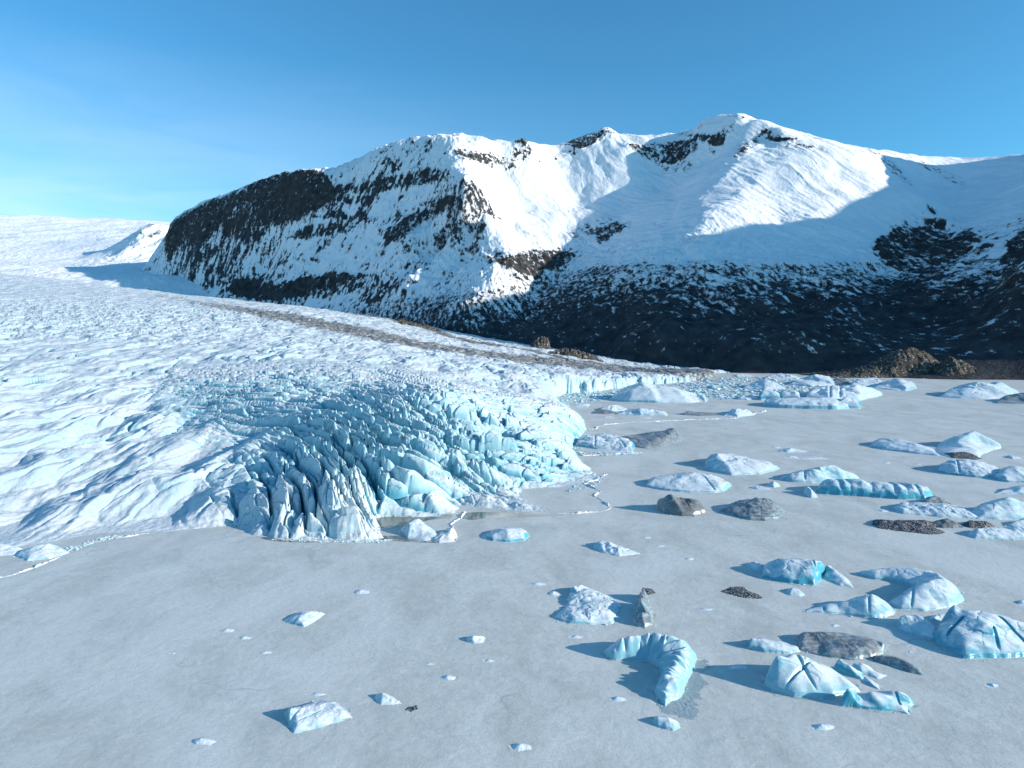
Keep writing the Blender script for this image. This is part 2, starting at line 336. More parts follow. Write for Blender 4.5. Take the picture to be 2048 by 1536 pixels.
SIDE = [(2520, 2680, 1160), (2620, 2300, 1040), (2650, 2100, 1000), (2700, 1880, 950), (2750, 1660, 1060), (2600, 1350, 980), (2500, 1080, 880), (2300, 980, 780), (2050, 950, 430), (1900, 900, 150), (1960, 1060, 600), (1650, 1000, 10), (1700, 1250, 330), (1600, 1060, 30), (1350, 1080, 5), (2050, 1350, 640), (2100, 1700, 680),
        (1800, 800, -10), (2400, 800, -10), (3000, 900, 100), (4200, 1500, 500), (4200, 2600, 900), (3400, 2000, 950)]
def build_mountain():
    P = []
    for r in RIDGES + VALLEYS: P += list(dens(r, 70))
    P += FACE + list(dens(BASE, 120)) + list(dens(FRONT, 200)) + BACK + SIDE
    P += [((p[0] * 1.10, p[1] * 1.10, (p[2] - 70) * 1.10 * 0.93 + 70)) for p in dens(RIDGES[0], 140)]      # the ground falls away behind the skyline
    rb = RBF(np.array(P))
    t = np.r_[np.linspace(-0.78, -0.57, 30, endpoint=False), np.linspace(-0.57, 0.80, 1150, endpoint=False), np.linspace(0.80, 2.3, 160)]
    y = np.r_[np.linspace(1000, 1150, 12, endpoint=False), 1150 * (4700 / 1150.) ** np.linspace(0, 1, 860), np.linspace(4720, 6500, 40)]
    T, Y = np.meshgrid(t, y); X = T * Y
    Z0 = coarse(rb, t, y)
    wx = 60 * fbm(X / 300, Y / 300, 3, 3); wy = 60 * fbm(X / 300, Y / 300, 3, 8)
    hi = ss(20, 160, Z0)
    Z = Z0 + hi * (22 * fbm((X + wx) / 260, (Y + wy) / 260, 3, 21, 0.5) + (1 - 0.6 * ss(330, 560, Z0) * ss(-300, 100, X)) * 24 * fbm((X + wx) / 190, (Y + wy) / 190, 6, 22, 0.52))
    # gullies running down the slope
    a = math.radians(24); U = (X + wx) * math.cos(a) + (Y + wy) * math.sin(a); V = -(X + wx) * math.sin(a) + (Y + wy) * math.cos(a)
    g = ridged(U / 75, V / 420, 4, 40, 0.55)
    smooth_hi = ss(330, 560, Z0)                       # upper slopes are smooth snowfields
    leftside = ss(150, -350, X)
    Z = Z + hi * g * (11 * (1 - 0.42 * smooth_hi) + 5 * leftside)
    Z = Z + hi * (1.0 + 3.5 * leftside + 4.0 * (1 - smooth_hi)) * ridged(X / 28, Y / 40, 4, 60, 0.6)
    # stepped lava layers
    zt = Z + 0.22 * X + 60 * fbm(X / 200, Y / 200, 4, 72); st = 58.0; k = zt / st; fr = k - np.floor(k)
    terr = (np.floor(k) + ss(0.55, 1.0, fr)) * st - zt
    tw = hi * np.clip(0.04 + 0.22 * leftside + 0.28 * (1 - smooth_hi), 0, 0.8) * ss(-0.1, 0.35, fbm(X / 140, Y / 140, 3, 77))
    Z = Z + terr * tw * 0.6
    # stretch heights by column until the skyline meets its image coordinates
    el = ((Z - CAM_H) / Y).max(0); b0 = el; bb = (b0 * ca + sa) / (ca - b0 * sa); pxc = 1024 + F * t * (ca + bb * sa)
    SK = [(-900, 640), (200, 640), (290, 585), (318, 520), (330, 482), (342, 446), (355, 430), (400, 406), (484, 374), (550, 348), (610, 338), (650, 338), (700, 324), (740, 303), (780, 284), (830, 273), (900, 266), (960, 272), (1010, 284), (1045, 282), (1110, 290), (1170, 272), (1210, 262), (1250, 268), (1300, 270), (1370, 264), (1400, 245), (1430, 231), (1480, 226), (1520, 238), (1560, 252), (1640, 274), (1700, 290), (1780, 302), (1850, 312), (1950, 316), (2048, 308), (2200, 300)]
    tp = np.interp(pxc, [q[0] for q in SK], [q[1] for q in SK]); tb = -(tp - 768) / F; te = (tb * ca - sa) / (ca + tb * sa)
    c = np.where((pxc > 335) & (pxc < 2150), te / np.maximum(el, 0.02), 1.0); k = np.ones(31) / 31; c = np.convolve(np.pad(c, 15, mode='edge'), k, 'valid')
    k = np.ones(9) / 9; Z = CAM_H + (Z - CAM_H) * np.where(Z > 120, 1, np.clip((Z - 60) / 60, 0, 1)) * (c[None] - 1) * ss(CAM_H, 300, Z) + (Z - CAM_H)
    for cx, cd, hh, w_ in ((1040, 3400, 13, 32), (1054, 3400, 12, 18), (1212, 3600, 16, 40), (1190, 3620, 8, 60), (1405, 3400, 8, 30)):   # rock knobs on the skyline
        q = atd(cx, 270, cd); dq = np.hypot(X - q[0], (Y - cd) * 0.7); Z = Z + hh * ss(w_ * 1.5, w_ * 0.4, dq + 0.35 * w_ * fbm(X / 14, Y / 14, 3, int(cx)))
    dx = np.gradient(X, axis=1); Zx = np.gradient(Z, axis=1) / dx
    dyv = np.gradient(Y, axis=0); Zy = (np.gradient(Z, axis=0) - Zx * np.gradient(X, axis=0)) / dyv
    sl = np.hypot(Zx, Zy)
    # image pixel of each point, used to lay out where rock shows in the real mountain
    b = (Z - CAM_H) / Y; bb = (b * ca + sa) / (ca - b * sa); PX = 1024 + F * T * (ca + bb * sa); PY = 768 - F * bb
    n = fbm(X / 120, Y / 120, 5, 91) + 0.5 * fbm(X / 420, Y / 420, 2, 93); nf = fbm(X / 30, Y / 30, 4, 95)
    snow = 1.02 - (0.60 - 0.28 * leftside) * ss(1.05, 2.1, sl + 0.45 * nf)
    def blob(cx, cy, rx, ry, rot=0.0, soft=0.5):
        c, s_ = math.cos(rot), math.sin(rot); u = ((PX - cx) * c + (PY - cy) * s_) / rx; v = (-(PX - cx) * s_ + (PY - cy) * c) / ry
        return ss(1 + soft, 1 - soft, np.sqrt(u * u + v * v) + 0.5 * n + 0.35 * nf)
    rock = np.zeros(X.shape)
    for q in ((405,445,75,34,-0.45),(560,395,110,50,-0.15),(500,440,60,30,-.3),(345,480,14,40,0.1),(650,378,30,32,0),(800,362,95,12,-0.2),(850,352,50,14,-.15),(840,425,75,15,-0.3),(790,460,28,24,-.3),
              (520,575,75,24,0.1),(650,572,100,20,-0.15),(720,400,45,8,0.0),(650,460,60,12,-.1),(940,308,42,14,0.35),(1040,280,18,8,0),(1210,262,14,7,0),(1330,300,70,17,0.2),(1400,275,50,12,0.2),(1350,330,45,16,0.1),
              (1500,290,34,12,-0.6),(1540,268,26,12,0),(1470,232,20,6,0.2),(1600,292,60,8,0.1),(1780,330,75,10,0.75),(1870,340,70,9,0.5),(1850,480,85,60,-0.3),(1930,500,80,30,-0.5),(2040,500,45,90,0.3),
              (1090,530,85,38,-0.45),(1180,460,60,22,-0.4),(1000,520,50,20,0),(1130,310,30,6,-.3),(900,400,14,8,0)):
        rock = np.maximum(rock, blob(*q))
    def poly(P, soft=6, wob=9):
        x0, x1 = min(p[0] for p in P) - 30, max(p[0] for p in P) + 30; k = (PX > x0) & (PX < x1) & (PY > 200) & (PY < 700); o = np.zeros(PX.shape)
        o[k] = ss(-soft, soft, sdf(PX[k] + wob * nf[k], PY[k] + wob * n[k], P)); return o
    cl = np.maximum(poly([(338,450),(350,436),(400,408),(484,377),(492,384),(488,405),(475,440),(440,448),(400,470),(362,495),(330,512),(338,480)]),
         poly([(490,372),(555,347),(610,338),(640,341),(660,358),(670,380),(671,405),(640,420),(600,433),(555,452),(502,468),(476,466),(478,430),(490,408)]))
    cl2 = poly([(455,575),(470,560),(520,562),(560,565),(620,553),(690,540),(715,558),(640,588),(560,604),(490,600),(460,592)])
    for P_ in ([(770,360),(850,345),(880,350),(870,365),(800,378)],[(765,470),(790,440),(840,420),(890,405),(905,415),(850,445),(800,478),(770,492)],[(560,470),(600,460),(640,465),(620,480)],[(415,505),(450,480),(440,505),(420,520)],
               [(600,405+20),(700,425),(760,430),(750,445),(650,440)],[(660,372),(700,368),(715,362),(700,385),(668,388)],
               [(985,520),(1010,508),(1090,500),(1160,505),(1120,530),(1080,545),(1040,545),(1000,540)],[(1310,285),(1360,275),(1400,285),(1395,300),(1350,325),(1310,335),(1330,305)],[(1465,312),(1480,290),(1500,285),(1495,300),(1475,318)],[(1120,290),(1180,268),(1235,258),(1228,272),(1150,298)],[(1025,286),(1045,270),(1062,276),(1055,290)],[(905,300),(960,300),(990,325),(950,322),(915,312)],[(1250,285),(1310,290),(1330,330),(1290,325)],[(1530,262),(1600,270),(1590,282),(1540,278)],
               [(1740,495),(1790,450),(1850,448),(1900,470),(1940,455),(1965,478),(1905,520),(1880,560),(1835,590),(1790,550)],[(2015,480),(2060,440),(2080,560),(2010,575),(1995,530)],[(1160,470),(1230,440),(1260,450),(1200,490)]):
        cl2 = np.maximum(cl2, 0.85 * poly(P_, 5, 14))
    Z = Z + (cl + cl2) * (7 * ridged(X / 42, Y / 120, 4, 141, 0.6) + 10 * fbm(X / 50, Y / 90, 3, 145))
    cliffy = ss(0, 1, rock)
    vert = ridged((X + 0.2 * wx) / 20, Z / 140, 3, 160, 0.6)
    snow = snow - 0.50 * cliffy * (0.7 + 0.9 * nf)
    snow = np.minimum(snow, 1.0 - np.maximum(cl, cl2) * (0.74 - 0.20 * vert - 0.25 * nf - 0.25 * n))
    sml = ss(150, -500, X)                          # the left end is mottled with rock all over
    snow = snow - sml * (0.10 + 0.45 * nf + 0.50 * n) * (1 - cl)
    # below the snow line bare ground shows between streaks of snow
    line = 522 + 6 * n + 60 * ss(1250, 900, PX) + 60 * ss(900, 500, PX) - 10 * ss(1700, 1850, PX)
    dl = PY - line + 10 * n
    low2 = ss(-6, 10, dl + 8 * nf); low = ss(0, 120, dl)
    streak = ridged(U / 17, V / 90, 3, 130, 0.6)
    snow = snow * (1 - low2) + low2 * np.minimum(snow, 0.52 - 0.40 * low + (0.12 + 0.22 * low) * streak + 0.10 * nf + 0.20 * n)
    snow = snow - 0.16 * ss(0.2, 0.75, ridged(U / 24, V / 110, 3, 171, 0.6)) * ss(-0.2, 0.5, n + 0.2) + 0.04 * n - 0.22 * ss(-60, -5, dl) * (0.4 + nf) * (1 - low2)
    snow = np.where(Z < 40, snow - 0.2, snow)
    brown = np.clip(0.25 + 0.9 * n, 0, 1) * ss(700, 300, Z) * 0.22 
    brown = np.maximum(brown, 0.35 * (rock > 0.4))
    tag(grid_obj('mountain', X, Y, Z, m_mountain(), {'snow': snow, 'brown': np.clip(brown, 0, 1)}), kind='structure')
build_mountain()
# ================================================================ ice cap far behind, left
def build_icecap():
    P = D((-400,430,11000),(-150,436,11000),(0,443,11000),(100,451,10800),(200,456,10500),(290,459,10000),(350,462,10000),(450,470,10000),(600,480,10000),
          (-400,480,8500),(0,475,8500),(120,480,8500),(0,510,6800),(120,520,6500),(60,495,7500),(-300,520,6500),
          (300,456,6600),(322,458,6700),(285,470,6400),(262,500,6000),(245,524,5700),(340,480,6500),(340,522,5700),(390,480,6600),
          (215,500,7000),(190,480,7800),(235,475,7800),(225,520,6200),(150,532,5500),(0,536,5200),(-300,540,5200),(300,535,5000),(420,540,5000),(600,560,5000),
          (0,548,4200),(150,550,4200),(300,556,4000),(-300,545,4200),(500,570,4200),(300,640,3400),(0,640,3200),(-400,640,3200),(500,650,3400))
    rb = RBF(np.array(P))
    t = np.linspace(-1.15, -0.25, 700); y = 3100 * (12500 / 3100.) ** np.linspace(0, 1, 420); T, Y = np.meshgrid(t, y); X = T * Y
    Z = coarse(rb, t, y, 4); Z[-1] -= 600
    n = fbm(X / 700, Y / 700, 5, 201)
    Z = Z + 35 * n + 9 * ridged(X / 60, Y / 110, 4, 210, 0.65) * ss(-0.2, 0.3, n + 0.1) + 4 * fbm(X / 90, Y / 90, 3, 220)
    dd = np.hypot(X - atd(300, 480, 6300)[0], (Y - 6300) * 0.4)
    Z = Z + ss(520, 100, dd) * 45 * ridged(X / 160, Y / 300, 4, 230)
    snow = 0.95 - 0.45 * ss(420, 120, dd) * (0.7 + fbm(X / 60, Y / 60, 3, 9)) - 0.5 * ss(260, 60, np.hypot(X - atd(10, 476, 8400)[0], (Y - 8400) * 0.5))
    tag(grid_obj('ice_cap', X, Y, Z, m_icecap(), {'snow': snow}), kind='structure')
build_icecap()
# ================================================================ the glacier tongue
MARGIN_PX = [(-500,1230),(-200,1150),(0,1098),(90,1085),(200,1068),(330,1064),(400,1057),(465,1052),(500,1070),(560,1077),(700,1082),(765,1077),(752,1035),(800,1034),(870,1034),(915,1026),(925,1010),(985,1019),(1100,1026),(1080,1012),(1040,994),(1040,978),(1120,975),(1200,955),(1160,922),(1140,900),(1155,880),(1172,860),(1166,835),(1120,812),(1110,797),(1140,788),(1185,784),(1230,778),(1300,770),(1380,764),(1425,757)]
MARGIN = [at(x, y) for x, y in MARGIN_PX]
GPOLY = MARGIN + [at(1440, 747), (600, 1600, 0), (500, 2000, 0), (200, 2600, 0), (-400, 3600, 0), (-4500, 4200, 0), (-3000, 800, 0)]
SURF = D((-500,1080,225),(-500,950,275),(-500,850,340),(-500,780,430),(-500,700,650),(-500,620,1300),(-500,560,2400),
 (0,1040,250),(0,950,290),(0,850,370),(0,780,480),(0,720,660),(0,670,980),(0,620,1500),(0,580,2100),(0,549,2750),
 (300,1030,262),(300,950,302),(300,850,390),(300,760,540),(300,700,760),(300,650,1200),(300,610,1850),(300,581,2550),(150,563,2700),
 (480,1010,262),(560,985,272),(650,985,272),(740,985,272),(560,930,304),(650,930,304),(600,870,352),(600,800,440),(600,740,575),(600,700,750),(600,660,1150),(600,628,1700),(600,613,2150),(460,598,2350),(460,650,1200),(460,900,332),(460,820,415),
 (750,930,305),(750,870,352),(750,800,440),(750,740,590),(750,700,830),(750,660,1350),(750,634,1900),
 (850,985,285),(900,990,290),(850,930,310),(900,900,345),(900,820,445),(900,750,640),(900,715,900),(900,690,1300),(900,674,1650),
 (950,975,308),(1000,975,310),(985,1000,292),(1050,945,334),(1100,950,338),(1050,900,375),(1100,880,400),(1100,820,510),(1100,780,690),(1100,740,1000),(1100,718,1250),(1100,702,1500),
 (1130,880,420),(1150,810,620),(1180,768,800),(1250,757,985),(1250,742,1200),(1250,736,1380),(1330,750,1100),(1330,742,1250),(1400,743,1220),(1170,930,362)) + \
 [(500, 1550, 0), (350, 2000, 10), (100, 2400, 30), (-300, 2900, 60), (-1000, 3300, 100), (-2500, 3700, 150), (-4000, 3600, 250), (700, 1200, 5)]
RS = RBF(np.array(SURF))
def hit(px, py):
    lo, hi = 150.0, 3000.0; ds = np.geomspace(lo, hi, 500); q = np.array([atd(px, py, d) for d in ds])
    z = np.maximum(RS(q[:, 0], q[:, 1]), 0); k = np.argmax(q[:, 2] <= z) if (q[:, 2] <= z).any() else len(ds) - 1
    return tuple(q[k])
def build_glacier():
    t = np.r_[np.linspace(-1.15, -0.80, 60, endpoint=False), np.linspace(-0.80, 0.34, 1350)]
    y = np.r_[185 * (520 / 185.) ** np.linspace(0, 1, 720, endpoint=False), 520 * (3300 / 520.) ** np.linspace(0, 1, 520)]
    T, Y = np.meshgrid(t, y); X = T * Y
    # jitter the outline
    wx = 3.0 * fbm(X / 14, Y / 14, 4, 301); wy = 3.0 * fbm(X / 14, Y / 14, 4, 311)
    near = ss(900, 500, Y)
    wf = ss(760, 850, Y) * (5 * ridged(X / 16, Y / 40, 3, 315) + 9 * fbm(X / 45, Y / 70, 3, 318))
    m = sdf(X + wx + wf, Y + wy - wf, GPOLY)
    G = coarse(RS, t, y)
    SKEL = [at(*p) for p in ((-500,1200),(0,1100),(300,1068),(480,1062),(620,1075),(760,1068),(900,1030),(1060,1010),(1190,955),(1180,860),(1120,790),(1200,775),(1425,757))]
    SP = dens(SKEL, 9)[:, :2]; SA = np.r_[0, np.cumsum(np.hypot(*np.diff(SP, axis=0).T))]; K_ = SKEL + [(600, 2000, 0), (-4500, 4000, 0), (-3000, 700, 0)]
    def arc(x, y):                                     # arc length along the margin, blended so that it never jumps
        num = 0; den = 0
        for (a_, b_), l_ in zip(SP, SA): w_ = ((x - a_) ** 2 + (y - b_) ** 2 + 30.0) ** -2.2; num = num + w_ * l_; den = den + w_
        return num / den
    s = coarse(arc, t, y, 4); md = np.maximum(sdf(X, Y, K_), -5)
    # the crevassed field
    CZ = [hit(*p) for p in ((455,1060),(500,960),(575,880),(430,850),(350,790),(330,745),(450,728),(620,722),(780,735),(900,760),(1020,790),(1110,810),(1165,835),(1160,870),(1150,915),(1200,950),(1100,980),(1000,1000),(920,1020),(860,1034),(765,1075),(600,1078))]
    cz = sdf(X + 6 * wx / 3, Y + 6 * wy / 3, CZ)
    cm = ss(-40, 30, cz + 14 * fbm(X / 30, Y / 60, 3, 319))
    CB = [hit(*p) for p in ((520,1075),(540,930),(580,860),(720,840),(880,800),(960,850),(1040,960),(900,1010),(760,1070))]
    cbig = ss(-40, 20, sdf(X, Y, CB))
    w1 = fbm(X / 60, Y / 60, 3, 320); w2 = fbm(X / 60, Y / 60, 3, 330)
    sk = 0.20 + 0.55 * ss(-120, -20, X) + 0.15 * ss(300, 420, Y)
    U = s + sk * md + 9 * w1; V = md + 9 * w2
    pw = ss(8, 60, md)                                 # along the very front, blocks are wider
    f1, f2, r, ox, oy = vor(U / 10.5, V / 18.0, 400)
    e = f2 - f1; crack = ss(0.0, 0.17, e) ** 0.8; dome = 1 - np.clip(f1 / 0.8, 0, 1) ** 2
    A = crack * (0.30 + 0.60 * r + 0.18 * dome) + 0.75 * (ox * (r - 0.5) * 2 + oy * (np.mod(r * 7.3, 1) - 0.25) * 1.5) * crack
    g1, g2, r2, px, py = vor(U / 5.2 + 3 * w1, V / 7.5, 431)
    B = ss(0, 0.25, g2 - g1) * (0.4 + 0.6 * r2) + 0.7 * (px * (r2 - 0.5) * 2 - py * 0.5)
    h1, h2, r3, qx, qy = vor(U / 14.0, V / 85.0, 477)
    Cc = ss(0, 0.15, h2 - h1) * (1.0 + 0.7 * (r3 - 0.5)) - 0.9 * np.abs(qx) + 0.35
    amp = (2.8 + 4.8 * cbig + 1.5 * ss(700, 400, Y)) * (1 - 0.45 * ss(430, 620, Y))
    ser = amp * (0.85 * A + 0.28 * B + 0.85 * Cc - 1.25)
    # rolling, wind-polished ice everywhere else
    roll = (6.5 + 2.5 * ss(700, 400, Y)) * fbm((X + 8 * w1) / 30, (Y + 8 * w2) / 62, 4, 350, 0.42)
    c_, s_ = math.cos(0.55), math.sin(0.55); Ux = (X * c_ + Y * s_); Vx = (-X * s_ + Y * c_)
    f1b, f2b, rb_, ax, ay = vor((X + 12 * w1) / 13, (Y - 0.5 * X + 22 * w2) / 30, 500)
    pit = ss(-0.1, 0.35, fbm(X / 70, Y / 110, 3, 505)); roll = roll + (0.8 + 2.2 * pit) * (ss(0, 0.28, f2b - f1b) * (0.3 + 0.8 * rb_) - 0.5 + 0.9 * ax * (rb_ - 0.3))
    g3, g4, r4, _, _ = vor((X + 6 * w2) / 5.5, (Y - 0.5 * X + 8 * w1) / 12, 520)
    roll = roll + (0.15 + 0.6 * pit) * ss(0, 0.3, g4 - g3) * (r4 - 0.2)
    dist = ss(600, 1500, Y)
    lf = ss(-100, -700, X) * ss(700, 1000, Y) * ss(2100, 1500, Y)
    roll = roll * (1 - 0.3 * dist) + 1.5 * (ridged(X / 60, Y / 90, 3, 380, 0.4)) * dist
    # furrowed patch far left and flow stripes
    roll = roll + 6 * lf * ridged(X / 26, Y / 40, 3, 390)
    N = ser * cm + roll * (1 - cm)
    G = np.maximum(G, 0.4) + 0.0 * G
    front = 3.0 + 6.0 * ss(800, 1000, Y) * 0 + 7 * ss(0, -140, X) * ss(200, 320, Y)
    w = np.where(Y > 780, 7.0, 6.0 + 5 * (1 - cm))
    edge = 1 - np.exp(-np.maximum(m, 0) / w)
    Z = (G + N + 1.6 * cm * (1 - ss(20, 60, md))) * edge
    Z = np.where(m > 0, np.maximum(Z, 0.10 * np.minimum(m, 4) - 0.1), np.maximum(-0.35 * (-m), -3.0))
    fine = 0.25 * fbm(X / 2.2, Y / 2.2, 3, 600) * near
    Z = Z + fine * (m > 0.5)
    # debris: medial moraine band and lateral moraine
    line = [hit(*p) for p in ((330,592),(430,612),(560,634),(700,661),(850,690),(950,706),(1050,718),(1180,732),(1300,742),(1400,742))]
    dm, am = segdist(X, Y, line)
    tot = am.max(); wid = 24 + 105 * (am / tot) + 25 * fbm(X / 150, Y / 150, 3, 610)
    dirt = 0.95 * ss(1.6, 0.5, dm / np.maximum(wid, 8)) * (0.50 + 0.30 * ss(0.0, 0.5, am / tot))
    line2 = [hit(*p) for p in ((700,628),(850,655),(950,685),(1050,700),(1150,722),(1240,734),(1330,741))]
    d2, _ = segdist(X, Y, line2); dirt = np.maximum(dirt, 0.85 * ss(60, 10, d2 + 20 * fbm(X / 60, Y / 60, 3, 9)))
    dirt = np.maximum(dirt, 0.42 * ss(1.2, 0.0, m) * (Y < 700))
    dirt = np.maximum(dirt, 0.30 * ss(14, 2, m) * (Y < 300) * ss(-60, -40, X) * (0.5 + fbm(X / 4, Y / 9, 2, 5)))
    dx = np.gradient(X, axis=1); Zx = np.gradient(Z, axis=1) / dx; Zy = (np.gradient(Z, axis=0) - Zx * np.gradient(X, axis=0)) / np.gradient(Y, axis=0)
    sl = np.hypot(Zx, Zy)
    blue = cm * (0.0 + 0.75 * ss(0.6, 1.8, sl) + 0.55 * ss(0.5, -0.6, N / np.maximum(amp, 1))) + (1 - cm) * 0.6 * ss(0.35, 0.9, sl)  # bluer where steep; the low-lying term also paints shade into crevasses
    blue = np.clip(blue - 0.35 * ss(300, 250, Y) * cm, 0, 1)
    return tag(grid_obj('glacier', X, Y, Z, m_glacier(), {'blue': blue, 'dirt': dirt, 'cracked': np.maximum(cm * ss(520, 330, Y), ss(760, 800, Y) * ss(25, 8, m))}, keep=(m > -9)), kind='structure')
build_glacier()
# ================================================================ icebergs and the rest
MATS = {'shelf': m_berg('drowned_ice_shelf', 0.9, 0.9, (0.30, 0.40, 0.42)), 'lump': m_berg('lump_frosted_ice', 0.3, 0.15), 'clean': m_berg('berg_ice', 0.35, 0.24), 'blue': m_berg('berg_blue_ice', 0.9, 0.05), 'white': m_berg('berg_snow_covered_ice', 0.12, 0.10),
        'grey': m_berg('berg_silty_shaded_ice', 0.15, 1.0, (0.17, 0.175, 0.18)), 'rock': m_berg('berg_ash_ice', 0.05, 1.25, (0.15, 0.14, 0.135)), 'dirty': m_berg('berg_banded_ice', 0.35, 0.45, (0.12, 0.11, 0.10)),  # grey: silt, plus the wide slab's shade painted into the dark colour
        'black': m_debris(), 'rubble': m_rubble(), 'moraine': m_moraine()}
LAKE_ICE = 'frozen into the lake'
def raster(pts, edges, gx, gy):
    vs, _, tris, *_ = delaunay_2d_cdt([Vector(p[:2]) for p in pts], edges, [], 0, 1e-4)
    P = np.array(pts)[:, :2]; H = np.array(pts)[:, 2]
    vh = []
    for v in vs:
        d = np.hypot(P[:, 0] - v.x, P[:, 1] - v.y); vh.append(H[int(np.argmin(d))])
    Z = np.zeros((len(gy), len(gx)))
    for t in tris:
        a, b, c = (vs[i] for i in t); ha, hb, hc = (vh[i] for i in t)
        x0, x1 = np.searchsorted(gx, [min(a.x, b.x, c.x), max(a.x, b.x, c.x)]); y0, y1 = np.searchsorted(gy, [min(a.y, b.y, c.y), max(a.y, b.y, c.y)])
        det = (b.y - c.y) * (a.x - c.x) + (c.x - b.x) * (a.y - c.y)
        if abs(det) < 1e-9 or x1 <= x0 or y1 <= y0: continue
        X, Y = np.meshgrid(gx[x0:x1 + 1], gy[y0:y1 + 1])
        l1 = ((b.y - c.y) * (X - c.x) + (c.x - b.x) * (Y - c.y)) / det; l2 = ((c.y - a.y) * (X - c.x) + (a.x - c.x) * (Y - c.y)) / det; l3 = 1 - l1 - l2
        k = (l1 >= -1e-6) & (l2 >= -1e-6) & (l3 >= -1e-6); sub = Z[y0:y1 + 1, x0:x1 + 1]; sub[k] = (l1 * ha + l2 * hb + l3 * hc)[k]
    return Z
NB = [0]
def top_h(px, pt, pb):                      # height that lifts the ground point under (px, pb) to the sight line through pt
    g = at(px, pb); a, b, c = ray(px, pt); return max(0.03, CAM_H + c * g[1] / b), g
def berg(name, label, cat, out, tops, style='clean', p=0.7, rough=1.0, cracks=(), group=None, parent=None, ribs=None, sm=1, res=0.6, facet=0.6, shore=0.25):
    p = 0.16 + 0.84 * p; NB[0] += 1; seed = 1000 + NB[0] * 31
    O = [at(*q) for q in out]; T = []
    for q in tops:
        h, g = top_h(*q); T.append((g[0], g[1], h))
    O = np.array(O); Tn = np.array(T); hm = Tn[:, 2].max(); c = O.mean(0)
    T2 = [(t[0], t[1], hm * (t[2] / hm) ** (1 / p)) for t in T]
    d = np.median(O[:, 1]); cell = max(0.05, d / 680 * res); pad = max(cell * 3, 2.5)
    ext = max(O[:, 0].max() - O[:, 0].min(), O[:, 1].max() - O[:, 1].min()); cell = max(cell, ext / 330)
    gx = np.arange(O[:, 0].min() - pad, O[:, 0].max() + pad, cell); gy = np.arange(O[:, 1].min() - pad, O[:, 1].max() + pad, cell)
    n = len(O); H = raster([tuple(o[:2]) + (0.0,) for o in O] + T2, [(i, (i + 1) % n) for i in range(n)], gx, gy)
    X, Y = np.meshgrid(gx, gy); L = max(hm, 0.35 * math.sqrt(ext * max(hm, .2)))
    wx = 0.28 * L * fbm(X / L / 1.3, Y / L / 1.3, 3, seed); wy = 0.28 * L * fbm(X / L / 1.3, Y / L / 1.3, 3, seed + 3)
    m = sdf(X + 0.6 * wx + shore * fbm(X / 3.5, Y / 3.5, 3, seed + 70), Y + 0.6 * wy + shore * fbm(X / 3.5, Y / 3.5, 3, seed + 71), O)
    # warp the height raster a little
    ix = np.clip(((X + wx - gx[0]) / cell), 0, len(gx) - 1.001); iy = np.clip(((Y + wy - gy[0]) / cell), 0, len(gy) - 1.001)
    i0 = ix.astype(int); j0 = iy.astype(int); fx = ix - i0; fy = iy - j0
    H = H[j0, i0] * (1 - fx) * (1 - fy) + H[j0, i0 + 1] * fx * (1 - fy) + H[j0 + 1, i0] * (1 - fx) * fy + H[j0 + 1, i0 + 1] * fx * fy
    h0 = H.max(); H = blur(H, 2 + int(min(110, 2.2 * (sm * 0.12 * L / cell) ** 2))); H = H * (h0 / max(H.max(), 1e-3)) ** 0.8; H = hm * np.clip(H / hm, 0, 2) ** p
    inn = ss(0, 0.5 * L, m)
    f1, f2, rr, ox, oy = vor((X + 2 * wx) / (1.1 * L), (Y + 2 * wy) / (0.9 * L), seed + 9)
    N = facet * (0.10 * L * ss(0.10, 0.0, f2 - f1) * -0.6 + 0.16 * (ox * (rr - 0.5) + oy * (np.mod(rr * 9.7, 1) - 0.5)) * L)
    N = N + 0.12 * L * fbm(X / L * 0.9, Y / L * 0.9, 4, seed + 20, 0.42) + 0.07 * L * (ridged((X + wx) / L * 0.9, (Y + wy) / L * 0.45, 2, seed + 30, 0.4) - 0.4)
    H = H + rough * N * inn * np.clip(0.25 + H / hm, 0, 1)
    for ck in cracks:
        dc, _ = segdist(X, Y, [at(*q) for q in ck]); H = H - 0.12 * hm * np.exp(-(dc / (0.03 * L + 0.8 * cell)) ** 2) * inn
    if ribs:
        line, wl, am = ribs; dr, ar = segdist(X, Y, [at(*q) for q in line])
        H = H + am * (np.abs(np.sin(math.pi * (ar + 1.5 * wl * fbm(ar / wl / 2.3, 0 * ar + 1.7, 2, seed + 60) + 0.3 * dr) / wl)) - 0.5) * (0.6 + 0.9 * np.abs(fbm(ar / wl / 3, dr / wl / 3, 2, seed + 61))) * ss(0, 0.3 * L, m)
    aw = min(3.0, max(0.5, 0.5 * L)); ap = np.clip(0.55 + 1.3 * fbm(X / (1.5 * aw), Y / (1.5 * aw), 3, seed + 50), 0.05, 1.3)
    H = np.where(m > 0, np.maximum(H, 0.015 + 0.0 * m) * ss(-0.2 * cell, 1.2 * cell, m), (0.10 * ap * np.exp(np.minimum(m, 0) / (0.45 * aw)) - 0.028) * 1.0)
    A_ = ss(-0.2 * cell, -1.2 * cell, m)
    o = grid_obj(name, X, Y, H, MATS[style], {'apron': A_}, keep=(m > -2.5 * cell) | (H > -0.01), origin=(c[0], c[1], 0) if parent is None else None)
    if parent is not None:
        o.parent = parent; o.matrix_parent_inverse = parent.matrix_basis.inverted(); return o
    CRUMB.append((O, L, name)); return tag(o, label, cat, group)
CRUMB = []
B = berg
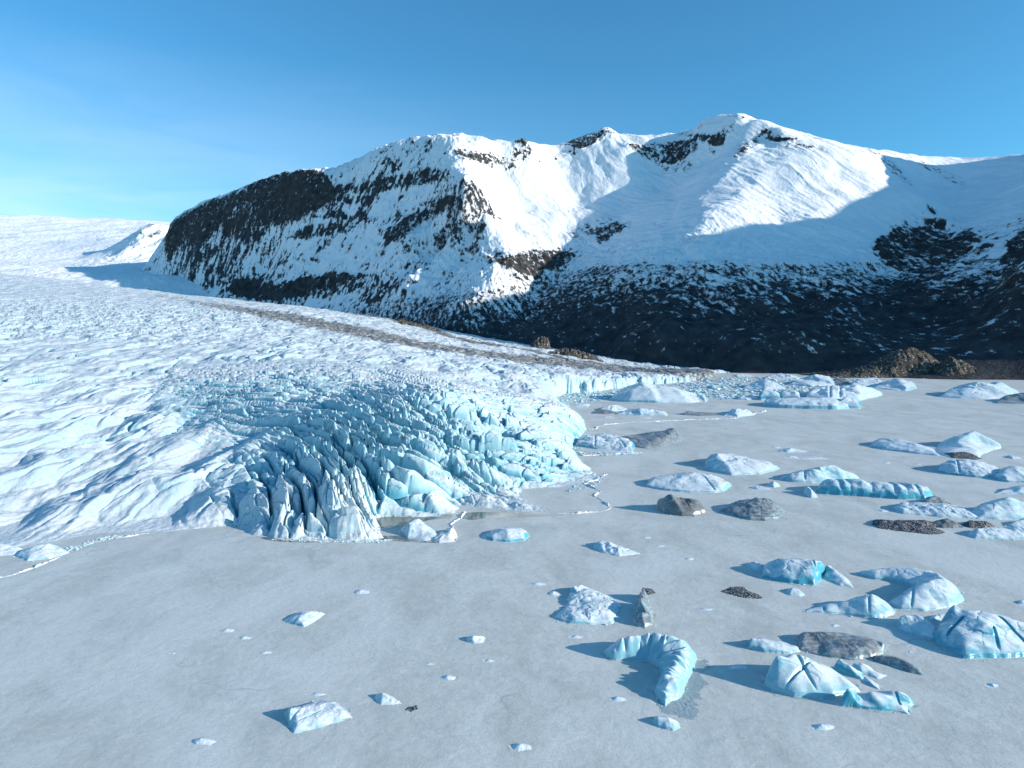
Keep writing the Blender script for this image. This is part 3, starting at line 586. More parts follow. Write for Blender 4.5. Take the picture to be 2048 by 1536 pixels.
# --- foreground, left half
B('iceberg','grimy twin-pronged iceberg nearest the bottom edge, left of the centre','iceberg',[(572,1438),(578,1452),(586,1467),(620,1460),(660,1450),(705,1436),(695,1422),(672,1406),(640,1402),(600,1414),(574,1420)],
  [(582,1418,1438),(600,1416,1432),(625,1412,1424),(655,1404,1414),(680,1416,1426),(592,1450,1458),(625,1440,1449),(660,1428,1437)],'dirty',0.6,cracks=[[(600,1450),(640,1432)]])
B('ice_floe','small tilted wedge of clean ice with a pointed left end','ice floe',[(566,1243),(590,1250),(610,1254),(635,1240),(650,1228),(630,1222),(595,1226),(570,1238)],[(585,1236,1243),(608,1228,1240),(625,1222,1229),(600,1240,1248)],'clean',0.6)
B('ice_floe','pointed snow-topped floe with a flat tail, right of the grimy prongs','ice floe',[(750,1400),(762,1410),(805,1408),(795,1400),(782,1392),(760,1388),(750,1391)],[(766,1386,1396),(778,1396,1402)],'white',0.8)
B('ice_floe','rounded white and blue floe alone in the middle of the bare foreground ice','ice floe',[(935,1284),(948,1287),(966,1285),(971,1276),(960,1271),(942,1273),(932,1278)],[(946,1272,1281),(960,1273,1279)],'white',0.5)
# --- beside the glacier
B('iceberg','smooth turquoise wedge with a bright white right face, just below the glacier tongue','iceberg',[(968,1074),(985,1082),(1020,1085),(1048,1081),(1060,1072),(1050,1062),(1015,1056),(985,1062)],[(990,1066,1076),(1012,1058,1074),(1040,1057,1070),(1048,1062,1073)],'blue',0.5,rough=.4)
B('ice_floe','thin plate beside the left end of the turquoise wedge','ice floe',[(962,1074),(972,1079),(990,1073),(996,1066),(978,1066)],[(975,1068,1073),(985,1064,1069)],'white',0.6)
B('iceberg','humped berg stranded in meltwater at the toe of the glacier','iceberg',[(800,1062),(815,1076),(850,1082),(880,1078),(872,1064),(848,1054),(820,1050)],[(820,1044,1064),(832,1038,1060),(850,1056,1068),(862,1066,1073)],'clean',0.6)
B('ice_floe','low rounded crust heap at the right end of the meltwater pool','ice floe',[(860,1080),(880,1086),(905,1084),(914,1074),(908,1058),(890,1062),(872,1070)],[(885,1070,1078),(903,1056,1068),(898,1068,1076)],'rubble',0.6)
B('iceberg','long low wedge in the far lower left, in front of the snowy shore','iceberg',[(30,1112),(55,1122),(100,1118),(140,1106),(120,1096),(80,1094),(45,1102)],[(70,1094,1108),(95,1088,1104),(115,1094,1102)],'clean',0.6)
B('iceberg','pale blue berg cut by the left edge of the picture','iceberg',[(-40,1104),(0,1112),(30,1110),(45,1098),(10,1090),(-30,1090)],[(0,1088,1100),(20,1092,1100),(-25,1090,1098)],'clean',0.6)
B('iceberg','small low berg of broken plates right of the turquoise wedge','iceberg',[(1186,1094),(1205,1106),(1240,1113),(1282,1108),(1262,1100),(1230,1090),(1200,1084)],[(1200,1083,1094),(1215,1084,1095),(1235,1094,1103),(1255,1100,1105)],'white',0.65,rough=1.5)
B('iceberg','cracked blue block lying against the right tip of the glacier front','iceberg',[(1150,892),(1190,898),(1240,906),(1265,904),(1270,893),(1262,880),(1225,872),(1190,870),(1160,878)],[(1170,874,888),(1195,870,885),(1220,876,890),(1245,880,892),(1262,882,894)],'blue',0.45,rough=1.2,cracks=[[(1190,872),(1190,898)],[(1225,876),(1250,900)]])
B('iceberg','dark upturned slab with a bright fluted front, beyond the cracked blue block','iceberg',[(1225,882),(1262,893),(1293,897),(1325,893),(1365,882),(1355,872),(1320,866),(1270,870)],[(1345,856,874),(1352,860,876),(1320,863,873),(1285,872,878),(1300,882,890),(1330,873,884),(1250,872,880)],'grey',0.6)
# --- middle distance
B('iceberg','flat grey-edged berg with a blue snowy top, left of three mid-lake bergs','iceberg',[(1291,974),(1330,981),(1380,985),(1430,986),(1448,983),(1463,971),(1440,960),(1390,950),(1340,955),(1300,962)],[(1310,955,968),(1345,950,966),(1385,947,968),(1425,958,973),(1450,964,975),(1340,967,976),(1400,968,978)],'dirty',0.35,rough=.6,cracks=[[(1400,965),(1430,984)]])
B('iceberg','broad white berg with a blue undercut left end, above the flat grey-edged one','iceberg',[(1410,934),(1430,944),(1462,951),(1520,949),(1560,938),(1540,926),(1500,920),(1440,916),(1415,922)],[(1430,906,930),(1445,908,930),(1470,916,933),(1500,920,935),(1530,926,937),(1450,924,940)],'clean',0.5,rough=.8,cracks=[[(1440,926),(1480,934)]])
B('iceberg','steep ash-covered brown berg shaped like a boulder','iceberg',[(1315,1018),(1330,1027),(1360,1032),(1388,1032),(1411,1026),(1404,1012),(1380,1008),(1340,1008),(1318,1010)],[(1328,996,1020),(1340,988,1022),(1352,996,1022),(1375,998,1022),(1395,1002,1022),(1365,1000,1020)],'rock',0.45,rough=.9)
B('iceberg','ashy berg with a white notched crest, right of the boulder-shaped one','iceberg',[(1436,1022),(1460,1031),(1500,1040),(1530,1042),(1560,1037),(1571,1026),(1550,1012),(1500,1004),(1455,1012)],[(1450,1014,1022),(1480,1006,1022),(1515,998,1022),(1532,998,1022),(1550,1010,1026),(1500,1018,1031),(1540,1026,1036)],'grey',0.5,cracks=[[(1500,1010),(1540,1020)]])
B('iceberg','pale pyramid berg with a broken left corner behind the long lobed wall','iceberg',[(1562,958),(1585,964),(1625,966),(1690,962),(1720,957),(1705,948),(1670,942),(1610,944),(1575,950)],[(1580,948,960),(1600,944,960),(1640,935,958),(1668,930,956),(1690,942,956),(1705,948,955)],'clean',0.7,cracks=[[(1605,945),(1610,965)]])
B('iceberg','long wall of blue lobes ending in a turquoise knob','iceberg',[(1630,985),(1650,989),(1720,993),(1800,999),(1850,1000),(1866,992),(1858,982),(1800,976),(1700,972),(1645,974)],[(1645,964,984),(1665,960,984),(1695,960,985),(1730,964,987),(1770,968,990),(1800,970,992),(1825,970,992),(1852,976,993)],'blue',0.3,rough=.7,ribs=([(1630,985),(1866,995)],8.0,1.4))
B('ice_fin','thin upright fin of white ice at the left end of the lobed wall','ice fin',[(1608,988),(1622,996),(1637,995),(1622,984),(1612,982)],[(1614,972,987),(1620,978,990),(1630,990,994)],'white',0.6,rough=.3,sm=.25)
B('ice_floe','little white mound left of the upright fin','ice floe',[(1534,972),(1548,975),(1561,973),(1552,966),(1540,966)],[(1546,962,971),(1554,966,971)],'white',0.6)
B('ice_floe','thin flat sliver below the little white mound','ice floe',[(1498,976),(1515,979),(1548,980),(1530,976),(1512,973)],[(1512,972,976),(1530,975,978)],'white',0.6)
B('ice_floe','low peaked scrap of ice in open lake above the pyramid berg','ice floe',[(1556,902),(1575,905),(1618,904),(1600,899),(1572,897)],[(1582,896,902),(1595,899,902)],'clean',0.7)
B('ice_floe','long nearly buried white streak under the peaked scrap','ice floe',[(1560,916),(1600,918),(1660,919),(1640,914),(1590,912)],[(1580,913,916),(1640,914,917)],'white',0.7)
B('iceberg','long smooth blue-sided berg tapering right, west half of the pair with the snowy horn','iceberg',[(1738,893),(1770,900),(1840,908),(1880,912),(1870,902),(1835,892),(1790,884),(1750,884)],[(1755,880,890),(1775,876,891),(1800,879,894),(1830,887,899),(1855,898,905)],'blue',0.5,rough=.5)
B('iceberg','white saddle-backed berg rising to a sharp horn, dark grit along its foot','iceberg',[(1870,905),(1895,914),(1930,919),(1955,917),(1968,908),(2000,896),(1990,887),(1950,884),(1900,884),(1875,892)],[(1880,878,890),(1915,884,896),(1950,862,892),(1965,870,892),(1985,882,893),(1930,896,905),(1900,900,907),(1955,900,907)],'white',0.6,rough=.5)
B('debris_patch','crescent of black grit at the foot of the horned berg','debris patch',[(1882,908),(1905,916),(1950,920),(1962,917),(1945,909),(1915,906)],[(1905,905,911),(1930,904,912),(1945,909,914)],'black',0.6)
B('iceberg','bluish rounded berg crossed by dark seams at the right, below the horned one','iceberg',[(1872,944),(1895,949),(1950,955),(1990,956),(2012,950),(1995,938),(1950,930),(1900,930)],[(1890,922,940),(1915,917,940),(1945,920,942),(1975,930,945),(1995,936,946)],'blue',0.5,rough=.9,cracks=[[(1905,930),(1920,952)]])
B('iceberg','smooth blue dome meeting the seamed berg at the right edge','iceberg',[(1985,958),(2010,964),(2060,966),(2110,960),(2100,945),(2050,940),(2005,944)],[(2005,938,954),(2025,932,953),(2060,934,953)],'blue',0.45,rough=.5)
B('iceberg','low blue shoulder at the right edge under the smooth dome','iceberg',[(1990,987),(2030,989),(2090,991),(2100,980),(2050,974),(2015,977)],[(2020,978,984),(2045,971,984),(2070,970,984)],'blue',0.6,rough=.5)
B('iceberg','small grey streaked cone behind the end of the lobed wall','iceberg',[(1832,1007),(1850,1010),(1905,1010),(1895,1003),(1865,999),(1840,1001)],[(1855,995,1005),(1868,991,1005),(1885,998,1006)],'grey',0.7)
B('iceberg','knobbly mottled berg, left tail of the tall white dome','iceberg',[(1785,1020),(1805,1028),(1850,1031),(1885,1035),(1960,1037),(1950,1022),(1900,1010),(1840,1006),(1800,1008)],[(1805,1006,1018),(1830,1008,1020),(1860,1012,1024),(1885,1012,1026),(1915,1018,1029),(1940,1025,1032)],'dirty',0.55,rough=1.3)
B('iceberg','tall white dome with blue flutes at the right edge','iceberg',[(1935,1030),(1955,1038),(2000,1040),(2048,1039),(2090,1034),(2070,1020),(2010,1014),(1950,1018)],[(1965,1012,1028),(1995,1002,1027),(2015,994,1026),(2035,1002,1026),(2060,1015,1027),(1990,1018,1033),(2030,1020,1033)],'clean',0.6,rough=.6)
B('debris_patch','long heap of black gravel and grit in front of the mottled berg','debris patch',[(1744,1047),(1756,1056),(1800,1062),(1860,1069),(1890,1066),(1870,1056),(1880,1050),(1850,1042),(1780,1042),(1750,1040)],[(1760,1040,1050),(1785,1044,1053),(1830,1044,1053),(1850,1042,1052),(1820,1054,1060),(1862,1058,1063)],'black',0.6,rough=1.6)
B('iceberg','dark gritty hummock at the right end of the black gravel heap','iceberg',[(1855,1052),(1885,1056),(1926,1055),(1915,1047),(1890,1043),(1865,1045)],[(1880,1041,1050),(1895,1037,1050),(1912,1046,1051)],'rock',0.6)
B('debris_patch','short dark gravel ridge right of the gritty hummock','debris patch',[(1922,1050),(1940,1056),(1970,1057),(1988,1052),(1970,1044),(1940,1043)],[(1938,1041,1049),(1955,1042,1050),(1975,1044,1051)],'black',0.6,rough=1.4)
B('iceberg','low bluish white berg with a scalloped rim at the right, below the gravel ridges','iceberg',[(1934,1070),(1950,1077),(2000,1079),(2070,1078),(2100,1072),(2060,1062),(2000,1058),(1950,1062)],[(1955,1056,1068),(1985,1056,1069),(2020,1058,1069),(2045,1054,1068)],'clean',0.45)
B('iceberg','white hump on the right edge above the scalloped berg','iceberg',[(2012,1052),(2035,1056),(2090,1056),(2080,1044),(2040,1042)],[(2035,1042,1050),(2055,1036,1049)],'clean',0.6)
B('ice_floe','small dark-sided floe near the right edge beside the horned berg','ice floe',[(2010,914),(2025,918),(2045,917),(2035,913),(2018,911)],[(2020,911,915),(2034,913,915)],'dirty',0.6)
# --- lower right group
a_ = B('iceberg','blue block with a bright cracked end and an arched tail, left of the horseshoe berg','iceberg',[(1520,1156),(1560,1164),(1600,1169),(1632,1171),(1640,1162),(1650,1148),(1640,1138),(1600,1130),(1550,1130),(1525,1138)],
  [(1535,1128,1146),(1560,1118,1146),(1595,1120,1150),(1625,1124,1156),(1645,1122,1148),(1635,1120,1144)],'blue',0.35,rough=.7,cracks=[[(1620,1140),(1634,1168)]])
B('tail','',None,[(1645,1150),(1655,1160),(1680,1172),(1706,1175),(1700,1164),(1680,1152),(1665,1140),(1650,1136)],[(1655,1130,1146),(1668,1140,1152),(1685,1158,1165)],'blue',0.5,rough=.4,parent=a_)
B('ice_floe','small spur lying off the left end of the arched berg','ice floe',[(1492,1128),(1510,1142),(1530,1146),(1530,1134),(1510,1124)],[(1510,1124,1132),(1520,1128,1137)],'clean',0.6)
B('debris_patch','ragged black grit patch lying flat on the lake','debris patch',[(1442,1183),(1460,1189),(1490,1196),(1526,1197),(1515,1188),(1495,1182),(1488,1174),(1462,1174)],[(1465,1178,1181),(1485,1183,1187),(1505,1188,1191)],'black',0.7,rough=2.0)
B('ice_floe','smooth half-buried floe right of the black grit patch','ice floe',[(1570,1184),(1580,1191),(1600,1193),(1610,1190),(1598,1180),(1580,1177)],[(1585,1176,1184),(1597,1181,1187)],'clean',0.6,rough=.4)
c_ = B('iceberg','large horseshoe berg curving round a sheltered hollow of snow','iceberg',[(1712,1148),(1745,1158),(1790,1164),(1822,1172),(1826,1182),(1800,1195),(1775,1205),(1800,1218),(1850,1222),(1900,1216),(1928,1200),(1915,1180),(1895,1166),(1870,1152),(1830,1146),(1760,1140)],
  [(1740,1140,1151),(1770,1137,1153),(1800,1136,1156),(1830,1136,1158),(1855,1142,1163),(1875,1148,1172),(1885,1156,1184),(1860,1160,1190),(1850,1166,1196),(1880,1172,1200),(1905,1186,1202),(1820,1182,1202),(1840,1196,1210)],'clean',0.5,rough=.55,cracks=[[(1828,1190),(1822,1220)]])
B('iceberg','ribbed fin berg with a long smooth tail to the left, below the horseshoe berg','iceberg',[(1612,1222),(1650,1226),(1700,1232),(1745,1237),(1772,1236),(1790,1226),(1775,1214),(1750,1206),(1700,1206),(1645,1212)],
  [(1640,1213,1218),(1670,1208,1219),(1700,1202,1220),(1730,1196,1222),(1746,1188,1222),(1757,1198,1222),(1770,1206,1224),(1748,1212,1230)],'clean',0.5,rough=.6,cracks=[[(1735,1208),(1738,1234)],[(1648,1210),(1648,1228)]])
B('iceberg','two-horned lumpy berg at the left foot of the big blue mound','iceberg',[(1792,1258),(1810,1268),(1840,1274),(1870,1282),(1885,1268),(1860,1252),(1845,1242),(1800,1242)],[(1796,1232,1252),(1806,1230,1254),(1815,1244,1258),(1830,1234,1256),(1842,1232,1256),(1855,1246,1264),(1870,1252,1268)],'clean',0.5,rough=.7)
B('ice_floe','small broken lumps between the horseshoe berg and the two-horned berg','ice floe',[(1858,1238),(1872,1244),(1895,1240),(1905,1232),(1880,1230)],[(1866,1234,1240),(1884,1228,1236),(1892,1230,1236)],'white',0.5,rough=1.4)
B('iceberg','largest blue mound with rounded lobes and a small turquoise spike','iceberg',[(1862,1276),(1885,1296),(1925,1316),(1985,1318),(2048,1312),(2110,1306),(2125,1280),(2080,1262),(2010,1248),(1940,1244),(1900,1244),(1872,1258)],
  [(1875,1258,1276),(1905,1242,1272),(1908,1208,1256),(1918,1222,1258),(1945,1226,1266),(1985,1232,1270),(2020,1242,1276),(2048,1262,1286),(2080,1270,1290),(1920,1276,1300),(1950,1274,1302),(1985,1290,1308),(2020,1286,1304),(1965,1252,1290)],'blue',0.45,rough=.6,cracks=[[(1925,1272),(1890,1292)],[(1985,1290),(2000,1316)],[(1995,1270),(2050,1300)]])
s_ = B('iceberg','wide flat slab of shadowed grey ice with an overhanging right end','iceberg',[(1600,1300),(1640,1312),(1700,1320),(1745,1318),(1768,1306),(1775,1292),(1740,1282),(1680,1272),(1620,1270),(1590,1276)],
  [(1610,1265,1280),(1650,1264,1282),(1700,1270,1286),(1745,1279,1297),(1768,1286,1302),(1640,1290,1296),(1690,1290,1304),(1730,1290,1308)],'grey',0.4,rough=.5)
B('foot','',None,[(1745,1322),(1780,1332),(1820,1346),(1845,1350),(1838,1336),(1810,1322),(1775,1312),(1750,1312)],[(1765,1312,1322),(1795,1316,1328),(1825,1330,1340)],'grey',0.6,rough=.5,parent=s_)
B('iceberg','short tilted slab with a sheer dirty left edge beside the wide grey slab','iceberg',[(1498,1298),(1530,1305),(1570,1308),(1600,1304),(1595,1294),(1560,1284),(1520,1280),(1500,1284)],[(1502,1276,1293),(1525,1281,1296),(1555,1288,1299),(1580,1294,1301)],'dirty',0.3,rough=.5)
B('iceberg','big cracked white dome with a long smooth spine, nearest of the lower right group','iceberg',[(1530,1368),(1550,1384),(1590,1394),(1640,1396),(1690,1390),(1720,1384),(1700,1366),(1670,1350),(1620,1338),(1570,1332),(1536,1344)],
  [(1538,1324,1360),(1552,1308,1360),(1572,1318,1362),(1585,1311,1356),(1605,1312,1356),(1635,1328,1362),(1665,1346,1370),(1690,1360,1380),(1600,1362,1384),(1640,1366,1386),(1560,1350,1376)],'clean',0.5,rough=.4,cracks=[[(1578,1340),(1600,1362),(1632,1392)],[(1570,1388),(1640,1350)]])
B('iceberg','low hooked berg with a little ice mushroom at the foot of the cracked dome','iceberg',[(1680,1412),(1720,1416),(1770,1422),(1815,1428),(1825,1408),(1800,1394),(1740,1390),(1690,1396)],
  [(1676,1370,1404),(1690,1372,1402),(1705,1380,1403),(1722,1394,1405),(1740,1384,1404),(1765,1390,1408),(1790,1404,1414),(1798,1384,1404),(1780,1394,1408)],'blue',0.5,rough=.5,cracks=[[(1785,1396),(1800,1416)]])
B('ice_fin','turquoise fin trailing a thin ridge behind the cracked dome','ice fin',[(1664,1342),(1690,1350),(1725,1362),(1760,1380),(1762,1374),(1730,1352),(1700,1340),(1668,1334)],[(1663,1318,1338),(1680,1318,1340),(1695,1328,1345),(1715,1350,1356),(1740,1364,1369)],'blue',0.5,rough=.3,sm=.25)
B('ice_fin','smaller white fin right of the turquoise one','ice fin',[(1702,1338),(1725,1350),(1755,1358),(1775,1352),(1750,1342),(1720,1332)],[(1708,1326,1338),(1722,1326,1340),(1740,1340,1347),(1760,1348,1352)],'white',0.6,rough=.4,sm=.25)
# --- lower middle
f_ = B('iceberg','crescent berg of stacked rounded folds ending in jagged teeth','iceberg',[(1205,1306),(1225,1318),(1262,1321),(1295,1322),(1318,1334),(1325,1352),(1314,1366),(1312,1385),(1318,1402),(1330,1412),(1352,1400),(1370,1374),(1386,1344),(1392,1318),(1372,1300),(1330,1290),(1270,1288),(1225,1296)],
  [(1228,1290,1309),(1250,1276,1308),(1280,1270,1306),(1310,1268,1308),(1335,1272,1312),(1360,1282,1320),(1372,1296,1330),(1358,1312,1342),(1345,1330,1352),(1336,1340,1366),(1328,1354,1380),(1340,1362,1386),(1328,1378,1398),(1320,1300,1322)],'clean',0.45,rough=.45,ribs=([(1215,1308),(1280,1306),(1340,1312),(1372,1335),(1345,1370),(1328,1405)],2.2,0.8))
B('foot','pale flat ice shelf along the inner side of the folds',None,[(1322,1404),(1320,1420),(1345,1432),(1390,1436),(1396,1400),(1408,1360),(1420,1330),(1400,1318),(1386,1345),(1362,1385)],[(1350,1415.5,1416),(1385,1401.5,1402),(1400,1351.5,1352)],'shelf',0.5,rough=.5,parent=f_,shore=2.2)
B('ice_floe','domed floe with a small dark hole below the tip of the folded crescent','ice floe',[(1302,1444),(1315,1455),(1345,1462),(1362,1456),(1355,1444),(1335,1434),(1312,1434)],[(1315,1434,1446),(1335,1437,1449),(1350,1446,1454)],'clean',0.6,rough=.5)
B('iceberg','low rumpled sheet of pale blue ice left of the standing grey fin','iceberg',[(1108,1236),(1140,1248),(1180,1249),(1225,1248),(1235,1230),(1245,1212),(1225,1196),(1180,1178),(1150,1176),(1138,1190),(1134,1212)],[(1145,1172,1186),(1155,1182,1192),(1175,1188,1200),(1145,1198,1208),(1190,1200,1210),(1215,1204,1214),(1150,1226,1238),(1185,1226,1238),(1215,1234,1241)],'clean',0.45,rough=1.2,cracks=[[(1130,1220),(1235,1222)]])
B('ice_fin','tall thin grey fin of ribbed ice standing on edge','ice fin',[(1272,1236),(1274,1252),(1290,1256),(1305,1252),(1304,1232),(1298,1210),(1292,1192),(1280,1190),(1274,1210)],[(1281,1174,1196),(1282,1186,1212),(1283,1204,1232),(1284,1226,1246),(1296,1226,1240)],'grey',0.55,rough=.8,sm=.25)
B('debris_patch','scatter of dark dust behind the standing grey fin','debris patch',[(1284,1186),(1296,1190),(1310,1186),(1304,1178),(1286,1176)],[(1296,1181,1183)],'black',0.7,rough=2)
B('debris_patch','faint dark dust smudge right of the pointed snow-topped floe','debris patch',[(812,1420),(822,1422),(836,1417),(832,1412),(816,1415)],[(824,1416,1417.4)],'black',0.7,rough=2)
# --- far shore
B('iceberg','broad whaleback mound of blue and white ice in front of the calving cliff','iceberg',[(1218,800),(1250,804),(1320,806),(1385,806),(1412,802),(1395,794),(1340,786),(1270,786),(1235,792)],[(1255,775,797),(1285,763,797),(1310,770,797),(1340,773,798),(1370,786,799),(1395,794,801)],'clean',0.6,rough=.4)
B('iceberg','dirty tan lump on the right end of the whaleback mound','iceberg',[(1378,803),(1392,806),(1412,804),(1416,798),(1400,795),(1385,797)],[(1392,795,801),(1405,790,801)],'dirty',0.5)
B('iceberg','dark earthy hump in front of the whaleback mound','iceberg',[(1184,827),(1210,828),(1235,826),(1225,822),(1195,821)],[(1205,819,825),(1220,822,825)],'rock',0.6)
B('iceberg','flat white cap behind the dark earthy hump','iceberg',[(1195,822),(1225,823),(1262,821),(1245,815),(1215,814)],[(1225,809,819),(1245,815,820)],'white',0.6)
B('iceberg','twin low blue backs right of the dark earthy hump','iceberg',[(1232,829),(1280,831),(1333,832),(1336,828),(1300,822),(1250,822)],[(1255,822,828),(1285,817,829),(1315,821,829),(1328,826,830)],'blue',0.5)
B('iceberg','grey pancake with a dark left blade, left part of the thin mid-lake ridge','iceberg',[(1366,830),(1400,832),(1440,831),(1430,826),(1385,824)],[(1370,822,829),(1395,827,830)],'grey',0.6)
B('iceberg','little white castle of ice where the thin mid-lake ridge ends','iceberg',[(1446,832),(1475,834),(1510,830),(1500,823),(1465,822)],[(1470,817,829),(1485,819,829),(1456,826,830)],'white',0.6,rough=1.4)
B('iceberg','deep turquoise block at the left of the distant wall of bergs','iceberg',[(1518,800),(1535,802),(1560,801),(1562,793),(1540,790),(1520,792)],[(1522,782,798),(1540,780,798),(1555,784,798)],'blue',0.25,rough=.4)
B('iceberg','low blue step left of the deep turquoise block','iceberg',[(1474,799),(1495,800),(1518,799),(1510,793),(1485,793)],[(1485,791,797),(1505,792,797)],'blue',0.4)
B('iceberg','white fluted wall behind the long grey-blue barge','iceberg',[(1560,800),(1600,802),(1600,790),(1580,787),(1562,790)],[(1565,781,797),(1580,779,797),(1595,784,797)],'white',0.25,rough=.8)
B('iceberg','long barge-shaped berg with a grey left bow and blue right stern','iceberg',[(1526,813),(1560,816),(1620,818),(1675,819),(1698,818),(1695,808),(1640,804),(1560,804),(1530,806)],[(1528,800,811),(1560,797,812),(1610,796,813),(1650,796,813),(1675,802,814)],'clean',0.2,rough=.6)
B('iceberg','sharp blue peak at the right end of the barge-shaped berg','iceberg',[(1672,816),(1700,820),(1720,818),(1722,810),(1705,804),(1685,804)],[(1690,794,812),(1698,791,812),(1710,800,813)],'blue',0.45,rough=.5)
B('iceberg','widest white fluted berg, tallest of the distant wall','iceberg',[(1612,799),(1660,802),(1720,801),(1765,790),(1755,783),(1700,780),(1630,784)],[(1620,778,795),(1645,774,795),(1680,772,794),(1710,770,794),(1735,778,791),(1752,782,788)],'white',0.3,rough=.9,cracks=[[(1660,780),(1660,802)],[(1680,780),(1680,802)]])
B('iceberg','blue-backed low triangle among the ice rubble near the far shore','iceberg',[(1482,778),(1530,781),(1575,780),(1560,772),(1510,770)],[(1505,765,776),(1530,758,776),(1550,766,776)],'blue',0.7)
B('iceberg','pale domed berg with a blue shadowed foot beneath the far dark slope','iceberg',[(1578,770),(1620,773),(1670,771),(1665,764),(1610,762)],[(1600,758,768),(1630,749,768),(1655,753,767)],'clean',0.5)
B('iceberg','tan and grey lump between the pale dome and the black-streaked berg','iceberg',[(1658,768),(1680,770),(1700,768),(1695,762),(1665,762)],[(1672,757,766),(1688,757,766)],'rock',0.5)
B('iceberg','white berg streaked with black dirt near the far shore','iceberg',[(1745,778),(1780,782),(1815,782),(1835,776),(1825,768),(1780,766)],[(1765,766,775),(1795,757,775),(1815,762,775)],'dirty',0.5)
B('iceberg','low streaky berg joined behind the black-streaked one','iceberg',[(1698,774),(1740,776),(1775,774),(1760,766),(1715,765)],[(1720,756,770),(1750,756,770)],'dirty',0.45)
B('iceberg','twin-peaked blue and white berg alone near the right end of the far shore','iceberg',[(1877,794),(1920,797),(1975,798),(2020,796),(2045,788),(2020,781),(1960,779),(1900,784)],[(1900,778,790),(1932,770,791),(1940,776,792),(1960,762,790),(1985,770,790),(1995,764,788),(2025,776,788)],'clean',0.6)
B('iceberg','grey shallow dish of ice at the right edge beyond the horned berg','iceberg',[(1990,807),(2030,808),(2080,808),(2090,800),(2040,797),(2000,799)],[(2000,799,804),(2025,789,803),(2060,784,803)],'grey',0.5)
B('iceberg','tiny tan-topped berg closest to the end of the calving cliff','iceberg',[(1470,753),(1490,755),(1508,753),(1495,750),(1475,750)],[(1480,747,752),(1490,748,752)],'dirty',0.6)
B('iceberg','long rumpled white bank of ice under the dark slope, left of the pale dome','iceberg',[(1525,760),(1560,762),(1600,761),(1595,755),(1545,753)],[(1540,750,757),(1565,748,757),(1585,751,757)],'white',0.5,rough=1.5)

# --- small lumps frozen into the lake: each a thing of its own
LUMPS = [(722,1184,16,8,'smooth little snow lump far out left of the rumpled blue sheet'),(455,1261,15,7,'left one of two tiny lumps on the bare ice left of the tilted wedge'),(490,1276,11,6,'right one of two tiny lumps on the bare ice left of the tilted wedge'),
 (531,1305,14,5,'faint snow lump below the tilted wedge of clean ice'),(898,1356,15,9,'oval ribbed lump between the rounded floe and the pointed floe'),(860,1328,10,3,'very faint swell left above the oval ribbed lump'),(976,1322,13,5,'faint bluish swell right of the oval ribbed lump'),
 (408,1483,26,13,'flattened rough crust at the bottom edge, left of the grimy prongs'),(1040,1494,24,13,'rough bluish crust at the bottom edge, in the centre'),(635,1389,26,5,'low double snow swell just behind the grimy prongs'),(345,1306,9,3,'faintest swell at the left, below the two tiny lumps'),
 (1108,1187,12,8,'white lump touching the left end of the rumpled blue sheet'),(1150,1274,16,5,'low shaded swell under the rumpled blue sheet'),(1076,1168,17,5,'flat clean chip of ice above the rumpled blue sheet'),(1378,1118,12,4,'thin curved chip in open ice right of the broken plates'),
 (1412,1219,17,4,'thin chip left of the black grit patch'),(1293,1075,10,3,'tiny chip on open ice below the boulder-shaped berg'),(1320,1092,10,3,'tiny chip just below another, under the boulder-shaped berg'),(1476,1335,18,7,'flat oval lump left of the cracked dome'),
 (1646,1454,22,12,'faceted round lump in front of the lower right group'),(1982,1371,14,7,'smooth oval lump below the largest blue mound'),(1236,1398,18,8,'soft swell inside the shadow of the jagged teeth'),(1670,1251,11,4,'tiny chip between the ribbed fin and the wide grey slab'),
 (1820,1304,7,3,'smallest chip, between the wide grey slab and the largest mound'),(2044,1206,9,11,'dark blue lump at the right edge above the largest mound'),(1552,895,10,3,'small chip left of the low peaked scrap'),(1772,926,9,3,'tiny chip in open ice left of the seamed berg'),
 (1836,928,7,2,'faint chip between the horned berg and the seamed berg'),(1785,988,0,0,''),(1783,994,9,7,'round white chip at the front foot of the lobed wall'),(1255,824,0,0,''),(1128,812,14,8,'small white heap off the inner corner of the calving cliff'),(1165,812,16,9,'pale heap of fragments left of the whaleback mound'),
 (1290,836,14,3,'thin chip below the twin low blue backs'),(1215,834,12,3,'thin chip below the dark earthy hump'),(1910,975,0,0,''),(1765,1022,12,4,'little crumb off the left tip of the mottled berg')]
for k, (cx, cy, w, h, lab) in enumerate(LUMPS):
    if not w: continue
    rn = random.Random(k); out = []
    for i in range(11):
        a = i / 11 * 2 * math.pi; q = rn.uniform(0.82, 1.15); out.append((cx + math.cos(a) * w * q, cy + math.sin(a) * max(1.6, h * 0.62) * q))
    B('ice_lump', lab, 'ice lump', out, [(cx + rn.uniform(-.3, .3) * w, cy - h * 0.45, cy), (cx + 0.4 * w, cy - 0.20 * h, cy + 0.05 * h)], 'lump', 0.7, rough=.8, group='small lumps frozen into the lake')
